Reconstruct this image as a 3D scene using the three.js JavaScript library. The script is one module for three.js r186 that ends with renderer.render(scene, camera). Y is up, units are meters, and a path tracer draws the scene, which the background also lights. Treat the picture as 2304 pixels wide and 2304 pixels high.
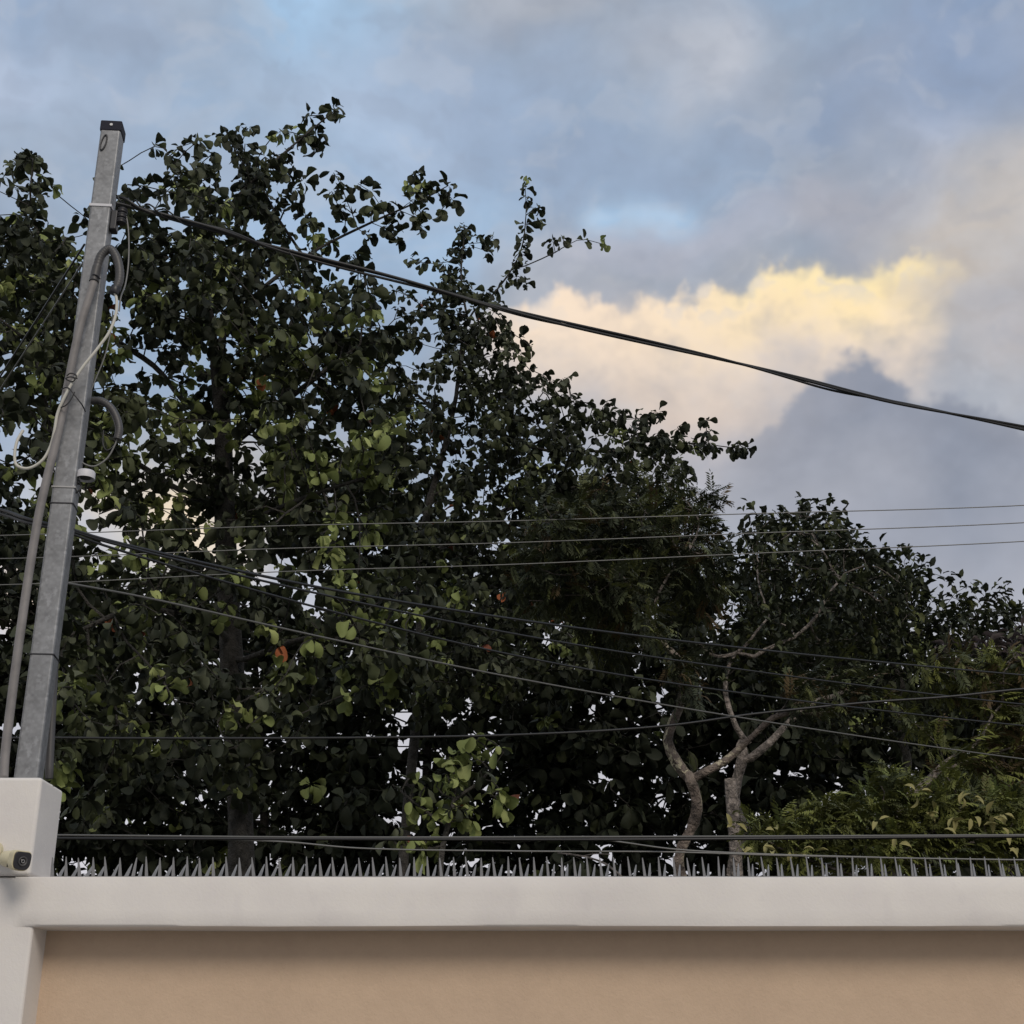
import * as THREE from 'three';
import { mergeGeometries, mergeVertices, toCreasedNormals } from 'three/addons/utils/BufferGeometryUtils.js';
import { RoundedBoxGeometry } from 'three/addons/geometries/RoundedBoxGeometry.js';

// ---------------------------------------------------------------- camera, sky, sun, exposure
const scene = new THREE.Scene();
const PITCH = 22 * Math.PI / 180, EYE = 1.6, FOCAL = 3130;               // focal length in pixels of the 2304-pixel photograph
const camera = new THREE.PerspectiveCamera(2 * Math.atan(1152 / FOCAL) * 180 / Math.PI, 1, 0.05, 1500);
camera.position.set(0, EYE, 0);
camera.rotation.x = PITCH;

const renderer = new THREE.WebGLRenderer({ antialias: true });
renderer.setSize(1024, 1024);
renderer.shadowMap.enabled = true;
renderer.shadowMap.type = THREE.PCFSoftShadowMap;
renderer.toneMapping = THREE.LinearToneMapping;
renderer.toneMappingExposure = 1.0;

const sun = new THREE.DirectionalLight(new THREE.Color(1.0, 0.90, 0.78), 1.78);
sun.name = 'sun';
sun.position.set(12, 27, 23);
sun.target.position.set(0, 2, -8);
sun.castShadow = true;
sun.shadow.radius = 44;
sun.shadow.mapSize.set(2048, 2048);
Object.assign(sun.shadow.camera, { left: -30, right: 30, top: 30, bottom: -30, near: 1, far: 120 });
scene.add(sun, sun.target);

// ---------------------------------------------------------------- numbers: random, noise
function rng(seed) { let s = seed >>> 0; return () => { s = (s + 0x6d2b79f5) | 0; let t = Math.imul(s ^ (s >>> 15), 1 | s); t = (t + Math.imul(t ^ (t >>> 7), 61 | t)) ^ t; return ((t ^ (t >>> 14)) >>> 0) / 4294967296; }; }
const clamp = (x, a = 0, b = 1) => Math.min(b, Math.max(a, x)), mix = (a, b, t) => a + (b - a) * t;
const smooth = (a, b, x) => { const t = clamp((x - a) / (b - a)); return t * t * (3 - 2 * t); };
const hash3 = (x, y, z) => { let h = Math.imul(x, 374761393) + Math.imul(y, 668265263) + Math.imul(z, 2147483647 ^ 1274126177) | 0; h = Math.imul(h ^ (h >>> 13), 1274126177); h ^= h >>> 16; return (h >>> 0) / 4294967296; };
function noise3(x, y, z) {
  const ix = Math.floor(x), iy = Math.floor(y), iz = Math.floor(z), fx = x - ix, fy = y - iy, fz = z - iz;
  const u = fx * fx * (3 - 2 * fx), v = fy * fy * (3 - 2 * fy), w = fz * fz * (3 - 2 * fz);
  const a = mix(mix(hash3(ix, iy, iz), hash3(ix + 1, iy, iz), u), mix(hash3(ix, iy + 1, iz), hash3(ix + 1, iy + 1, iz), u), v);
  const b = mix(mix(hash3(ix, iy, iz + 1), hash3(ix + 1, iy, iz + 1), u), mix(hash3(ix, iy + 1, iz + 1), hash3(ix + 1, iy + 1, iz + 1), u), v);
  return mix(a, b, w) * 2 - 1;
}
function fbm(x, y, z, n = 5, gain = 0.5) { let s = 0, a = 0.5; for (let i = 0; i < n; i++) { s += a * noise3(x, y, z); x = x * 2.03 + 17.1; y = y * 2.03 + 5.7; z = z * 2.03 + 9.3; a *= gain; } return s; }
const srgbToLin = (c) => (c <= 0.04045 ? c / 12.92 : ((c + 0.055) / 1.055) ** 2.4), linToSrgb = (c) => (c <= 0.0031308 ? c * 12.92 : 1.055 * c ** (1 / 2.4) - 0.055);
const S = (r, g, b) => [srgbToLin(r / 255), srgbToLin(g / 255), srgbToLin(b / 255)];
function along(list, x) {                                                // piecewise linear, list of [x, y]
  if (x <= list[0][0]) return list[0][1];
  for (let i = 1; i < list.length; i++) if (x <= list[i][0]) return mix(list[i - 1][1], list[i][1], (x - list[i - 1][0]) / (list[i][0] - list[i - 1][0]));
  return list[list.length - 1][1];
}

// ---------------------------------------------------------------- sky: evening clouds as a function of direction (azimuth east of the view, elevation, in degrees)
const SKY_BLOBS = [                                                      // [azimuth, elevation, half width, half height, colour, strength]
  [-10.5, 41.5, 4.5, 4.5, S(166, 202, 235), 0.9], [-8, 37.5, 5, 2.2, S(190, 205, 228), 0.5], [-3, 33.3, 2.6, 2.4, S(172, 205, 238), 0.55],
  [-24, 36.8, 3.4, 1.8, S(196, 206, 226), 0.8], [-11, 32, 4, 2.5, S(178, 208, 240), 0.5], [6.4, 34.2, 1.6, 1.0, S(176, 212, 244), 0.95], [7.4, 33.6, 1.0, 0.5, S(186, 214, 240), 0.6],
  [9.3, 40.2, 3.0, 2.3, S(190, 194, 204), 0.85], [20, 34.9, 2.2, 1.4, S(186, 194, 212), 0.75], [22.5, 38.3, 5.5, 3.4, S(132, 156, 192), 0.7],
  [16, 36.5, 4.5, 1.8, S(140, 158, 186), 0.7], [-17, 35, 9, 5, S(164, 186, 213), 0.55], [-24, 40.5, 6, 2.4, S(148, 172, 204), 0.7], [11, 33.4, 6, 1.1, S(150, 164, 186), 0.6], [4, 36.2, 6, 1.6, S(150, 164, 188), 0.55], [22.5, 31.6, 4.2, 1.9, S(203, 196, 190), 0.85], [20.6, 29.6, 1.8, 2.6, S(205, 192, 178), 0.6], [23.5, 28.6, 2.6, 2.0, S(190, 184, 182), 0.6],
  [14.5, 32.9, 5, 0.9, S(188, 184, 190), 0.5], [6, 32.6, 5, 0.9, S(192, 192, 204), 0.5], [21.8, 28.2, 1.3, 0.8, S(168, 168, 176), 0.6], [-1, 38.6, 5, 2.2, S(160, 178, 205), 0.6],
  [23.2, 26.6, 3, 1.2, S(196, 190, 190), 0.6], [7.5, 27.2, 7, 2.2, S(224, 206, 192), 0.8], [9, 24.3, 6, 1.8, S(178, 174, 180), 0.55],
  [-14.3, 21.8, 3.2, 1.6, S(255, 232, 196), 0.9], [-21, 18, 4, 1.3, S(255, 226, 190), 0.7],
];
const LIT_TOP = [[-3, 30.2], [0.4, 30.6], [2.1, 31.1], [4.6, 30.7], [7.1, 30.8], [9.1, 30.6], [11.0, 30.7], [11.7, 31.5], [14, 31.4], [15.7, 30.9], [18, 31.1], [19.9, 31.0], [22, 30]];
const DARK_TOP = [[6, 21.5], [10, 24.5], [11.8, 25.6], [13.3, 26.8], [14.5, 27.2], [16, 27.9], [17.2, 26.6], [18.2, 25.7], [19.6, 25.9], [22.2, 24.3], [26, 23.4], [34, 22]];
function skyColour(x, y, z, out) {
  const el = Math.asin(clamp(y, -1, 1)) * 180 / Math.PI, az = Math.atan2(x, -z) * 180 / Math.PI;
  const low = fbm(x * 2.6 + 3.3, y * 4.2, z * 2.6, 4), mid = fbm(x * 7 + 11, y * 10, z * 7 + 2, 5);
  const wx = fbm(x * 16, y * 16 + 7, z * 16, 4), wy = fbm(x * 16 + 40, y * 16, z * 16 + 13, 4);
  const fine = fbm(x * 46 + 5, y * 60, z * 46, 4, 0.55);
  const gray = clamp(0.5 + low * 1.5 + mid * 1.6);
  const blue = [0.31, 0.41, 0.555], cloud = [0.345, 0.38, 0.445], pale = [0.47, 0.50, 0.565];
  let r = mix(blue[0], cloud[0], gray), g = mix(blue[1], cloud[1], gray), b = mix(blue[2], cloud[2], gray);
  const tip = smooth(0.05, 0.42, mid + low * 0.4) * 0.6;
  r = mix(r, pale[0], tip); g = mix(g, pale[1], tip); b = mix(b, pale[2], tip);
  const hor = smooth(27, 12, el + mid * 4);                              // the bright hazy band low down
  const hw = mix(0.8, 1, smooth(20, -20, az) * (Math.abs(az) < 90 ? 1 : 0.5));
  r = mix(r, 0.70 * hw, hor * 0.85); g = mix(g, 0.68 * hw, hor * 0.85); b = mix(b, 0.72 * hw, hor * 0.85);
  // clouds lit by the low sun come again round the sky, as in view
  if (Math.abs(az) > 40 && el > 0 && el < 60) {
    const warm = smooth(0.1, 0.38, fbm(x * 4.5 + 30, y * 8, z * 4.5 + 8, 5) + 0.10) * smooth(8, 20, el) * smooth(52, 34, el) * smooth(40, 60, Math.abs(az));
    r = mix(r, 0.86, warm * 0.8); g = mix(g, 0.77, warm * 0.8); b = mix(b, 0.62, warm * 0.8);
  }
  if (Math.abs(az) < 60 && el > 5) {
    const a = az + wx * 4.0, e = el + wy * 2.6;
    for (const [ba, be, wa, we, c, k] of SKY_BLOBS) {
      const q = ((a - ba) / wa) ** 2 + ((e - be) / we) ** 2;
      if (q > 6) continue;
      const m = k * Math.exp(-q * 0.9);
      r = mix(r, c[0], m); g = mix(g, c[1], m); b = mix(b, c[2], m);
    }
    const thin = fbm(x * 22 + wx * 1.6, y * 46 + wy * 1.2, z * 22 + 6, 5, 0.58), lift = smooth(0.04, 0.36, thin) * 0.2, sink = smooth(0.04, 0.36, -thin) * 0.2;   // thin torn streaks
    r = mix(mix(r, 0.56, lift), 0.28, sink); g = mix(mix(g, 0.58, lift), 0.325, sink); b = mix(mix(b, 0.63, lift), 0.42, sink);
    // the towering cloud lit by the low sun
    const puff = Math.abs(fbm(x * 30 + 2, y * 34, z * 30 + 4, 4)) * 2.0 - 0.5 + Math.abs(fbm(x * 95 + 7, y * 105, z * 95, 3)) * 1.1 - 0.25 + fine * 0.9;
    const top = along(LIT_TOP, az) + puff * 0.55, d = top - el;
    const right = smooth(21.5, 18.2, az + wx * 3.5 + (31 - el) * 0.45), left = smooth(-2.5, 2.0, az + wx * 2);
    const wisp = fbm(x * 60 - y * 34 + 3, y * 26 + x * 40, z * 60, 4), body = smooth(-0.2, 0.6, d + wisp * 0.9) * right * left, fade = Math.exp(-Math.pow(Math.max(0, d - along([[0, 0.6], [12, 1.0], [18, 1.6]], az)) / along([[0, 2.4], [7, 2.8], [18, 3.3]], az), 2.0));
    const yel = smooth(3, 17, az) * smooth(4.2, 0.4, d), m = body * fade * clamp(0.90 + fine * 0.7 + wx * 0.35 + wisp * 0.25);
    r = mix(r, mix(0.94, 1.0, yel), m); g = mix(g, mix(0.765, 0.80, yel), m); b = mix(b, mix(0.60, 0.47, yel), m);
    const rim = Math.exp(-Math.pow((d - 0.35) / 0.45, 2)) * right * left * smooth(8, 13, az) * 0.5;
    r = mix(r, 1.0, rim); g = mix(g, 0.84, rim); b = mix(b, 0.50, rim);
    const shade = smooth(0.12, 0.32, fine + wy * 0.5) * body * smooth(1.8, 0.3, d) * 0.55;   // blue-grey hollows near the ragged top
    r = mix(r, 0.62, shade); g = mix(g, 0.60, shade); b = mix(b, 0.60, shade);
    // the grey cloud before it
    const dt = along(DARK_TOP, az) + puff * 0.55 - el, dk = smooth(-0.2, 0.6, dt) * smooth(8, 14, az + wx * 4) * smooth(14, 20, el) * 0.97;
    const thick = 0.04 * Math.exp(-Math.pow((dt - 1.2) / 1.5, 2)); r = mix(r, 0.34 - thick + wx * 0.08, dk); g = mix(g, 0.363 - thick + wx * 0.07, dk); b = mix(b, 0.43 - thick + wx * 0.06, dk);
  }
  const k = 1 + fine * 0.10;
  out[0] = r * k; out[1] = g * k; out[2] = b * k;
}
{
  const W = 4096, H = 2048, data = new Float32Array(W * H * 4), c = [0, 0, 0];
  for (let row = 0; row < H; row++) {
    const up = ((row + 0.5) / H - 0.5) * Math.PI, y = Math.sin(up), cu = Math.cos(up), el = up * 180 / Math.PI;
    for (let col = 0; col < W; col++) {
      const a = ((col + 0.5) / W - 0.5) * 2 * Math.PI, x = Math.cos(a) * cu, z = Math.sin(a) * cu, i = (row * W + col) * 4;
      const az = Math.atan2(x, -z) * 180 / Math.PI, seen = Math.abs(az) < 45 && el > 0 && el < 55;
      if (el < -4) { data[i] = 0.30; data[i + 1] = 0.29; data[i + 2] = 0.29; }
      else if (!seen && ((row | col) & 3)) { const j = ((row & ~3) * W + (col & ~3)) * 4; data[i] = data[j]; data[i + 1] = data[j + 1]; data[i + 2] = data[j + 2]; }
      else { skyColour(x, y, z, c); data[i] = c[0]; data[i + 1] = c[1]; data[i + 2] = c[2]; }
      data[i + 3] = 1;
    }
  }
  const t = new THREE.DataTexture(data, W, H, THREE.RGBAFormat, THREE.FloatType);
  t.mapping = THREE.EquirectangularReflectionMapping; t.magFilter = THREE.LinearFilter; t.needsUpdate = true;
  scene.background = t; scene.environment = t;
}

// ---------------------------------------------------------------- helpers
const V = (x, y, z) => new THREE.Vector3(x, y, z);
/** The place on the line of sight through pixel (px, py) of the 2304-pixel photograph that lies d metres beyond the eye, measured along the ground. */
function at(px, py, d) {
  const x = (px - 1152) / FOCAL, y = (1152 - py) / FOCAL, c = Math.cos(PITCH), s = Math.sin(PITCH), wy = y * c + s, wz = c - y * s;
  return V(x * d / wz, EYE + wy * d / wz, -d);
}
const Q = (qx, qy, d) => at(qx * 1.19255, qy * 1.19255, d);             // the same with pixels of a 1932-pixel view
const used = new Map();
function numbered(name) { const n = used.get(name) ?? 0; used.set(name, n + 1); return n ? name + '_' + String(n).padStart(3, '0') : name; }
function tag(o, label, category, group, kind) { o.userData.label = label; o.userData.category = category; if (group) o.userData.group = group; if (kind) o.userData.kind = kind; return o; }
function shade(o) { o.castShadow = o.receiveShadow = true; return o; }
function thing(name, p = V(0, 0, 0)) { const o = new THREE.Group(); o.name = numbered(name); o.position.copy(p); scene.add(o); return o; }
function part(name, geometry, material, parent, kind) { const m = shade(new THREE.Mesh(geometry, material)); m.name = parent === scene ? numbered(name) : name; if (kind) m.userData.kind = kind; parent.add(m); return m; }
function moved(g, x, y, z, rx = 0, ry = 0, rz = 0) { g.applyMatrix4(new THREE.Matrix4().compose(V(x, y, z), new THREE.Quaternion().setFromEuler(new THREE.Euler(rx, ry, rz)), V(1, 1, 1))); return g; }
function meters(g) {                                                      // uv in metres from the position, by the face's main axis
  const p = g.attributes.position, n = g.attributes.normal, uv = new Float32Array(p.count * 2);
  for (let i = 0; i < p.count; i++) {
    const ax = Math.abs(n.getX(i)), ay = Math.abs(n.getY(i)), az = Math.abs(n.getZ(i));
    uv[i * 2] = ax > ay && ax > az ? p.getZ(i) : p.getX(i); uv[i * 2 + 1] = ay >= ax && ay >= az ? p.getZ(i) : p.getY(i);
  }
  g.setAttribute('uv', new THREE.BufferAttribute(uv, 2));
  return g;
}
/** A tube through points with a radius at each; uv in metres. */
function tube(points, radii, sides = 6, capped = true) {
  const n = points.length, pos = [], uv = [], idx = [], t = V(), side = V(), up = V(), prev = V(0.31, 0.2, 0.93);
  let length = 0;
  for (let i = 0; i < n; i++) {
    t.subVectors(points[Math.min(n - 1, i + 1)], points[Math.max(0, i - 1)]).normalize();
    side.crossVectors(prev, t); if (side.lengthSq() < 1e-6) side.crossVectors(V(1, 0, 0), t); side.normalize(); up.crossVectors(t, side); prev.copy(up);
    if (i) length += points[i].distanceTo(points[i - 1]);
    const r = typeof radii === 'number' ? radii : radii[i];
    for (let k = 0; k <= sides; k++) {
      const a = k / sides * 2 * Math.PI, c = Math.cos(a) * r, s = Math.sin(a) * r;
      pos.push(points[i].x + side.x * c + up.x * s, points[i].y + side.y * c + up.y * s, points[i].z + side.z * c + up.z * s);
      uv.push(k / sides * 2 * Math.PI * Math.max(r, 0.02), length);
    }
    // prev is the old "up": crossing it with the new tangent keeps the frame from twisting
    prev.copy(up);
  }
  for (let i = 0; i < n - 1; i++) for (let k = 0; k < sides; k++) { const a = i * (sides + 1) + k, b = a + sides + 1; idx.push(a, a + 1, b, b, a + 1, b + 1); }
  if (capped) for (const [row, flip] of [[0, true], [n - 1, false]]) { const o = row * (sides + 1); for (let k = 1; k < sides - 1; k++) flip ? idx.push(o, o + k + 1, o + k) : idx.push(o, o + k, o + k + 1); }
  const g = new THREE.BufferGeometry();
  g.setAttribute('position', new THREE.Float32BufferAttribute(pos, 3)); g.setAttribute('uv', new THREE.Float32BufferAttribute(uv, 2)); g.setIndex(idx); g.computeVertexNormals();
  return g;
}
const curve = (points, n = 60) => new THREE.CatmullRomCurve3(points, false, 'centripetal').getPoints(n);
const cable = (points, r, n = 60, sides = 7) => tube(curve(points, n), r, sides);
/** A texture of n x n pixels from a function of (u, v) that gives linear colours; tiles because the noise is read on two circles. */
function texture(n, f, repeatMetres = 1, linear = false) {
  const data = new Uint8Array(n * n * 4);
  for (let j = 0; j < n; j++) for (let i = 0; i < n; i++) { const c = f(i / n, j / n), o = (j * n + i) * 4; for (let k = 0; k < 3; k++) data[o + k] = 255 * clamp(linear ? c[k] : linToSrgb(Math.max(0, c[k]))); data[o + 3] = 255; }
  const t = new THREE.DataTexture(data, n, n); t.wrapS = t.wrapT = THREE.RepeatWrapping; t.magFilter = THREE.LinearFilter; t.minFilter = THREE.LinearMipmapLinearFilter; t.generateMipmaps = true;
  if (!linear) t.colorSpace = THREE.SRGBColorSpace;
  t.repeat.set(1 / repeatMetres, 1 / repeatMetres); t.needsUpdate = true;
  return t;
}
function noise2p(x, y, p, seed) {                                        // noise on a grid that repeats after p cells
  const ix = Math.floor(x), iy = Math.floor(y), fx = x - ix, fy = y - iy, u = fx * fx * (3 - 2 * fx), v = fy * fy * (3 - 2 * fy), w = (n) => ((n % p) + p) % p;
  return mix(mix(hash3(w(ix), w(iy), seed), hash3(w(ix + 1), w(iy), seed), u), mix(hash3(w(ix), w(iy + 1), seed), hash3(w(ix + 1), w(iy + 1), seed), u), v) * 2 - 1;
}
function tile(u, v, scale, octaves = 4, gain = 0.5) {                     // noise that repeats with u and v
  let s = 0, a = 0.5, p = Math.round(scale);
  for (let i = 0; i < octaves; i++) { s += a * noise2p(u * p + p, v * p + p, p, i * 7 + 3 + p); a *= gain; p *= 2; }
  return s;
}
const grayTex = (n, f, m) => texture(n, (u, v) => { const x = f(u, v); return [x, x, x]; }, m, true);

// ---------------------------------------------------------------- materials
const std = (o) => new THREE.MeshStandardMaterial({ roughness: 0.8, metalness: 0, ...o });
const rgb = (r, g, b) => new THREE.Color().setRGB(r, g, b);
const stuccoBump = grayTex(512, (u, v) => 0.5 + 0.5 * tile(u, v, 60, 5, 0.7), 0.5);
const whitePaint = std({ roughness: 0.75, map: texture(512, (u, v) => { const st = smooth(0.05, 0.4, tile(u, v * 0.125, 34, 3)) * smooth(-0.1, 0.3, tile(u + 0.1, v + 0.2, 7, 3)) * 0.05, a = tile(u, v, 5, 4) - st, b = tile(u + 0.3, v, 18, 4) - st, d = smooth(0.26, 0.5, tile(u, v + 0.4, 26, 3)); return [0.65 + a * 0.06 + b * 0.04 - d * 0.02, 0.622 + a * 0.06 + b * 0.04 - d * 0.02, 0.595 + a * 0.055 + b * 0.03 - d * 0.015]; }, 2.3), bumpMap: stuccoBump, bumpScale: 0.00045 });
const brownPaint = std({ roughness: 0.85, map: texture(512, (u, v) => { const a = tile(u, v, 4, 4), b = tile(u, v + 0.3, 40, 4, 0.7); return [0.51 + a * 0.035 + b * 0.022, 0.383 + a * 0.028 + b * 0.017, 0.275 + a * 0.018 + b * 0.013]; }, 1.7), bumpMap: stuccoBump, bumpScale: 0.001 });
const galvanized = std({ roughness: 0.5, metalness: 0.35, map: texture(512, (u, v) => { const a = tile(u, v, 9, 4), b = Math.round((tile(u + 0.2, v, 46, 2) + 0.5) * 9) / 9, s = smooth(0.2, 0.45, tile(u, v + 0.7, 30, 4)); const x = 0.20 + a * 0.05 + (b - 0.5) * 0.06 + s * 0.05; return [x * 0.97, x, x * 1.05]; }, 0.6) });
const conduitPlastic = std({ roughness: 0.6, map: texture(256, (u, v) => { const x = 0.17 + tile(u, v, 10, 4) * 0.08; return [x * 1.04, x * 0.98, x * 0.97]; }, 0.7) });
const steel = std({ color: rgb(0.33, 0.33, 0.33), roughness: 0.5, metalness: 0.4 });
const spikeSteel = std({ color: rgb(0.235, 0.235, 0.24), roughness: 0.55, metalness: 0.3 });
const rubber = std({ color: rgb(0.012, 0.012, 0.013), roughness: 0.5 });
const blackPlastic = std({ color: rgb(0.018, 0.018, 0.022), roughness: 0.45 });
const corrugatedBlack = std({ color: rgb(0.055, 0.054, 0.056), roughness: 0.5 });
const wireGray = std({ color: rgb(0.17, 0.17, 0.165), roughness: 0.55, metalness: 0.3 });
const dullGray = std({ color: rgb(0.10, 0.10, 0.097), roughness: 0.6 });
const whiteCable = std({ color: rgb(0.5, 0.49, 0.44), roughness: 0.55 });
const whitePlastic = std({ color: rgb(0.55, 0.55, 0.58), roughness: 0.5 });
const ivoryPlastic = std({ color: rgb(0.55, 0.50, 0.34), roughness: 0.45 });
const lensGlass = std({ color: rgb(0.01, 0.01, 0.012), roughness: 0.08 });
const navyCap = std({ color: rgb(0.008, 0.009, 0.02), roughness: 0.85 });
const capScrew = std({ color: rgb(0.5, 0.5, 0.5), roughness: 0.4, metalness: 0.5 });
const darkBark = std({ roughness: 0.95, map: texture(256, (u, v) => { const a = tile(u, v, 12, 5, 0.6), x = 0.036 + a * 0.035; return [x * 1.08, x, x * 0.9]; }, 1.2), bumpMap: grayTex(256, (u, v) => 0.5 + 0.6 * tile(u, v, 22, 4, 0.7), 0.6), bumpScale: 0.02 });
const lichenBark = std({ roughness: 0.95, map: texture(512, (u, v) => { const a = tile(u, v, 14, 5, 0.6), l = smooth(-0.1, 0.08, tile(u + 0.5, v, 34, 5, 0.65)) * smooth(-0.4, 0.1, tile(u, v + 0.4, 4, 3)), x = 0.10 + a * 0.12; return [mix(x * 1.15, 0.46, l * 0.9), mix(x * 0.93, 0.42, l * 0.9), mix(x * 0.8, 0.30, l * 0.9)]; }, 1.4), bumpMap: grayTex(256, (u, v) => 0.5 + 0.6 * tile(u, v, 22, 4, 0.7), 0.6), bumpScale: 0.02 });
const grayBark = std({ roughness: 0.95, map: texture(256, (u, v) => { const a = tile(u, v, 16, 5, 0.65), l = smooth(0.12, 0.3, tile(u + 0.3, v, 26, 4)), x = 0.125 + a * 0.13 + l * 0.10; return [x * 1.1, x * 0.95, x * 0.85]; }, 1.1), bumpMap: grayTex(256, (u, v) => 0.5 + 0.6 * tile(u, v, 20, 4, 0.7), 0.6), bumpScale: 0.02 });
const soil = std({ roughness: 1, map: texture(512, (u, v) => { const a = tile(u, v, 8, 5), g = smooth(-0.1, 0.2, tile(u, v + 0.5, 20, 4)); return [mix(0.11, 0.05, g) + a * 0.05, mix(0.085, 0.07, g) + a * 0.05, mix(0.06, 0.025, g) + a * 0.03]; }, 6) });
const concrete = std({ roughness: 0.9, map: texture(512, (u, v) => { const a = tile(u, v, 8, 5), x = 0.30 + a * 0.1; return [x, x * 0.97, x * 0.92]; }, 3) });

// ---------------------------------------------------------------- ground
{
  const g = new THREE.PlaneGeometry(900, 900); g.rotateX(-Math.PI / 2); meters(g);
  tag(part('ground', g, soil, scene), 'dark soil and grass ground behind the boundary wall', 'ground', null, 'structure');
  const p = new THREE.PlaneGeometry(40, 16); p.rotateX(-Math.PI / 2); p.translate(0, 0.004, 2.9); meters(p);
  tag(part('pavement', p, concrete, scene), 'concrete paving in front of the brown boundary wall', 'pavement', null, 'structure');
}

// ---------------------------------------------------------------- boundary wall: brown panel, white beam, white pillar with its taller head
const WZ = -5.1, BEAM_TOP = 2.253, BEAM_LOW = 2.082, RECESS = 0.155, PX = -1.69;   // wall front plane, beam edges, panel set back, pillar's right edge
/** Sweep a closed profile of [y, z] along x with small unevenness, as hand-trowelled plaster has. */
function trowelled(x0, x1, stations, profile, uneven, seed, taper) {
  const pos = [], idx = [], n = profile.length;
  for (let i = 0; i <= stations; i++) {
    const x = mix(x0, x1, i / stations), f = taper ? taper(x) : 1;
    profile.forEach(([y, z], k) => {
      const w = uneven * (noise3(x * 2.2, k * 3.1, seed) + 0.6 * noise3(x * 7, k * 3.1, seed + 4)), w2 = uneven * noise3(x * 3.1, k * 2.7, seed + 9);
      pos.push(x, y + w, (z > 0 ? z * f : z) + w2);
    });
  }
  for (let i = 0; i < stations; i++) for (let k = 0; k < n; k++) { const a = i * n + k, b = i * n + (k + 1) % n; idx.push(a, a + n, b, b, a + n, b + n); }
  for (const [r, flip] of [[0, false], [stations, true]]) for (let k = 1; k < n - 1; k++) { const o = r * n; flip ? idx.push(o, o + k + 1, o + k) : idx.push(o, o + k, o + k + 1); }
  let g = new THREE.BufferGeometry(); g.setAttribute('position', new THREE.Float32BufferAttribute(pos, 3)); g.setIndex(idx);
  g = toCreasedNormals(g, 0.7);
  return meters(g);
}
{
  const wall = thing('boundary_wall', V(0, 0, WZ));
  tag(wall, 'rendered boundary wall with brown panel, white top beam and white pillar', 'wall');
  part('wall_panel', meters(new THREE.BoxGeometry(9.8, BEAM_LOW + 0.02, 0.1).translate(9.8 / 2 + PX - 0.02, (BEAM_LOW + 0.02) / 2, -RECESS - 0.05)), brownPaint, wall).userData.label = 'plain brown wall panel under the white beam';
  const e = 0.008, prof = [];
  const corner = (y, z, sy, sz) => { for (let i = 0; i < 3; i++) { const a = i / 2 * Math.PI / 2; prof.push([y, z, sy, sz, a]); } };
  const t = BEAM_TOP, l = BEAM_LOW, F = 0.011, B = -0.25;
  const pr = [[l + e * 0.1, B], [l, B + e], [l, -0.06], [l, F - e], [l + e * 0.25, F - e * 0.25], [l + e, F], [mix(l, t, 0.33), F], [mix(l, t, 0.66), F], [t - e, F], [t - e * 0.25, F - e * 0.25], [t, F - e], [t, -0.1], [t, B + e], [t - e, B]];
  part('top_beam', trowelled(PX - 0.085, 8.1, 420, pr, 0.0013, 2, (x) => smooth(PX - 0.085, PX + 0.03, x) * 1.0 + 0.02), whitePaint, wall).userData.label = 'white painted beam along the wall top';
  const pw = 0.62;                                                        // the pillar runs out of the frame on the left
  part('pillar', meters(new RoundedBoxGeometry(pw, BEAM_TOP, 0.25, 3, 0.012).translate(PX - pw / 2, BEAM_TOP / 2, -0.125)), whitePaint, wall).userData.label = 'white pillar at the left end of the wall';
  const HX = -1.722, hg = new RoundedBoxGeometry(pw, 0.352, 0.262, 3, 0.014).toNonIndexed(), hp = hg.attributes.position;
  for (let q = 0; q < hp.count; q++) hp.setZ(q, hp.getZ(q) + 0.004 * noise3(hp.getX(q) * 9, hp.getY(q) * 9, 3));
  part('pillar_head', meters(hg.translate(HX - pw / 2, BEAM_TOP + 0.004 + 0.176, -0.121)), whitePaint, wall).userData.label = 'taller head of the white pillar, under the pole';
  const cap = new THREE.LatheGeometry([[0.105, -0.004], [0.098, 0.004], [0.076, 0.008], [0.066, 0.012], [0.052, 0.018], [0.04, 0.02]].map(([r, y]) => new THREE.Vector2(r, y)), 18);
  { const cp = cap.attributes.position; for (let q = 0; q < cp.count; q++) { const s = 1 + 0.16 * noise3(cp.getX(q) * 18, 2, cp.getZ(q) * 18); cp.setXYZ(q, cp.getX(q) * s, cp.getY(q) * (1 + 0.4 * noise3(cp.getX(q) * 24, 5, cp.getZ(q) * 24)), cp.getZ(q) * s); } cap.computeVertexNormals(); }
  meters(cap); cap.translate(-1.833, BEAM_TOP + 0.353, -0.15);
  part('mortar_collar', cap, whitePaint, wall);
}

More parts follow.
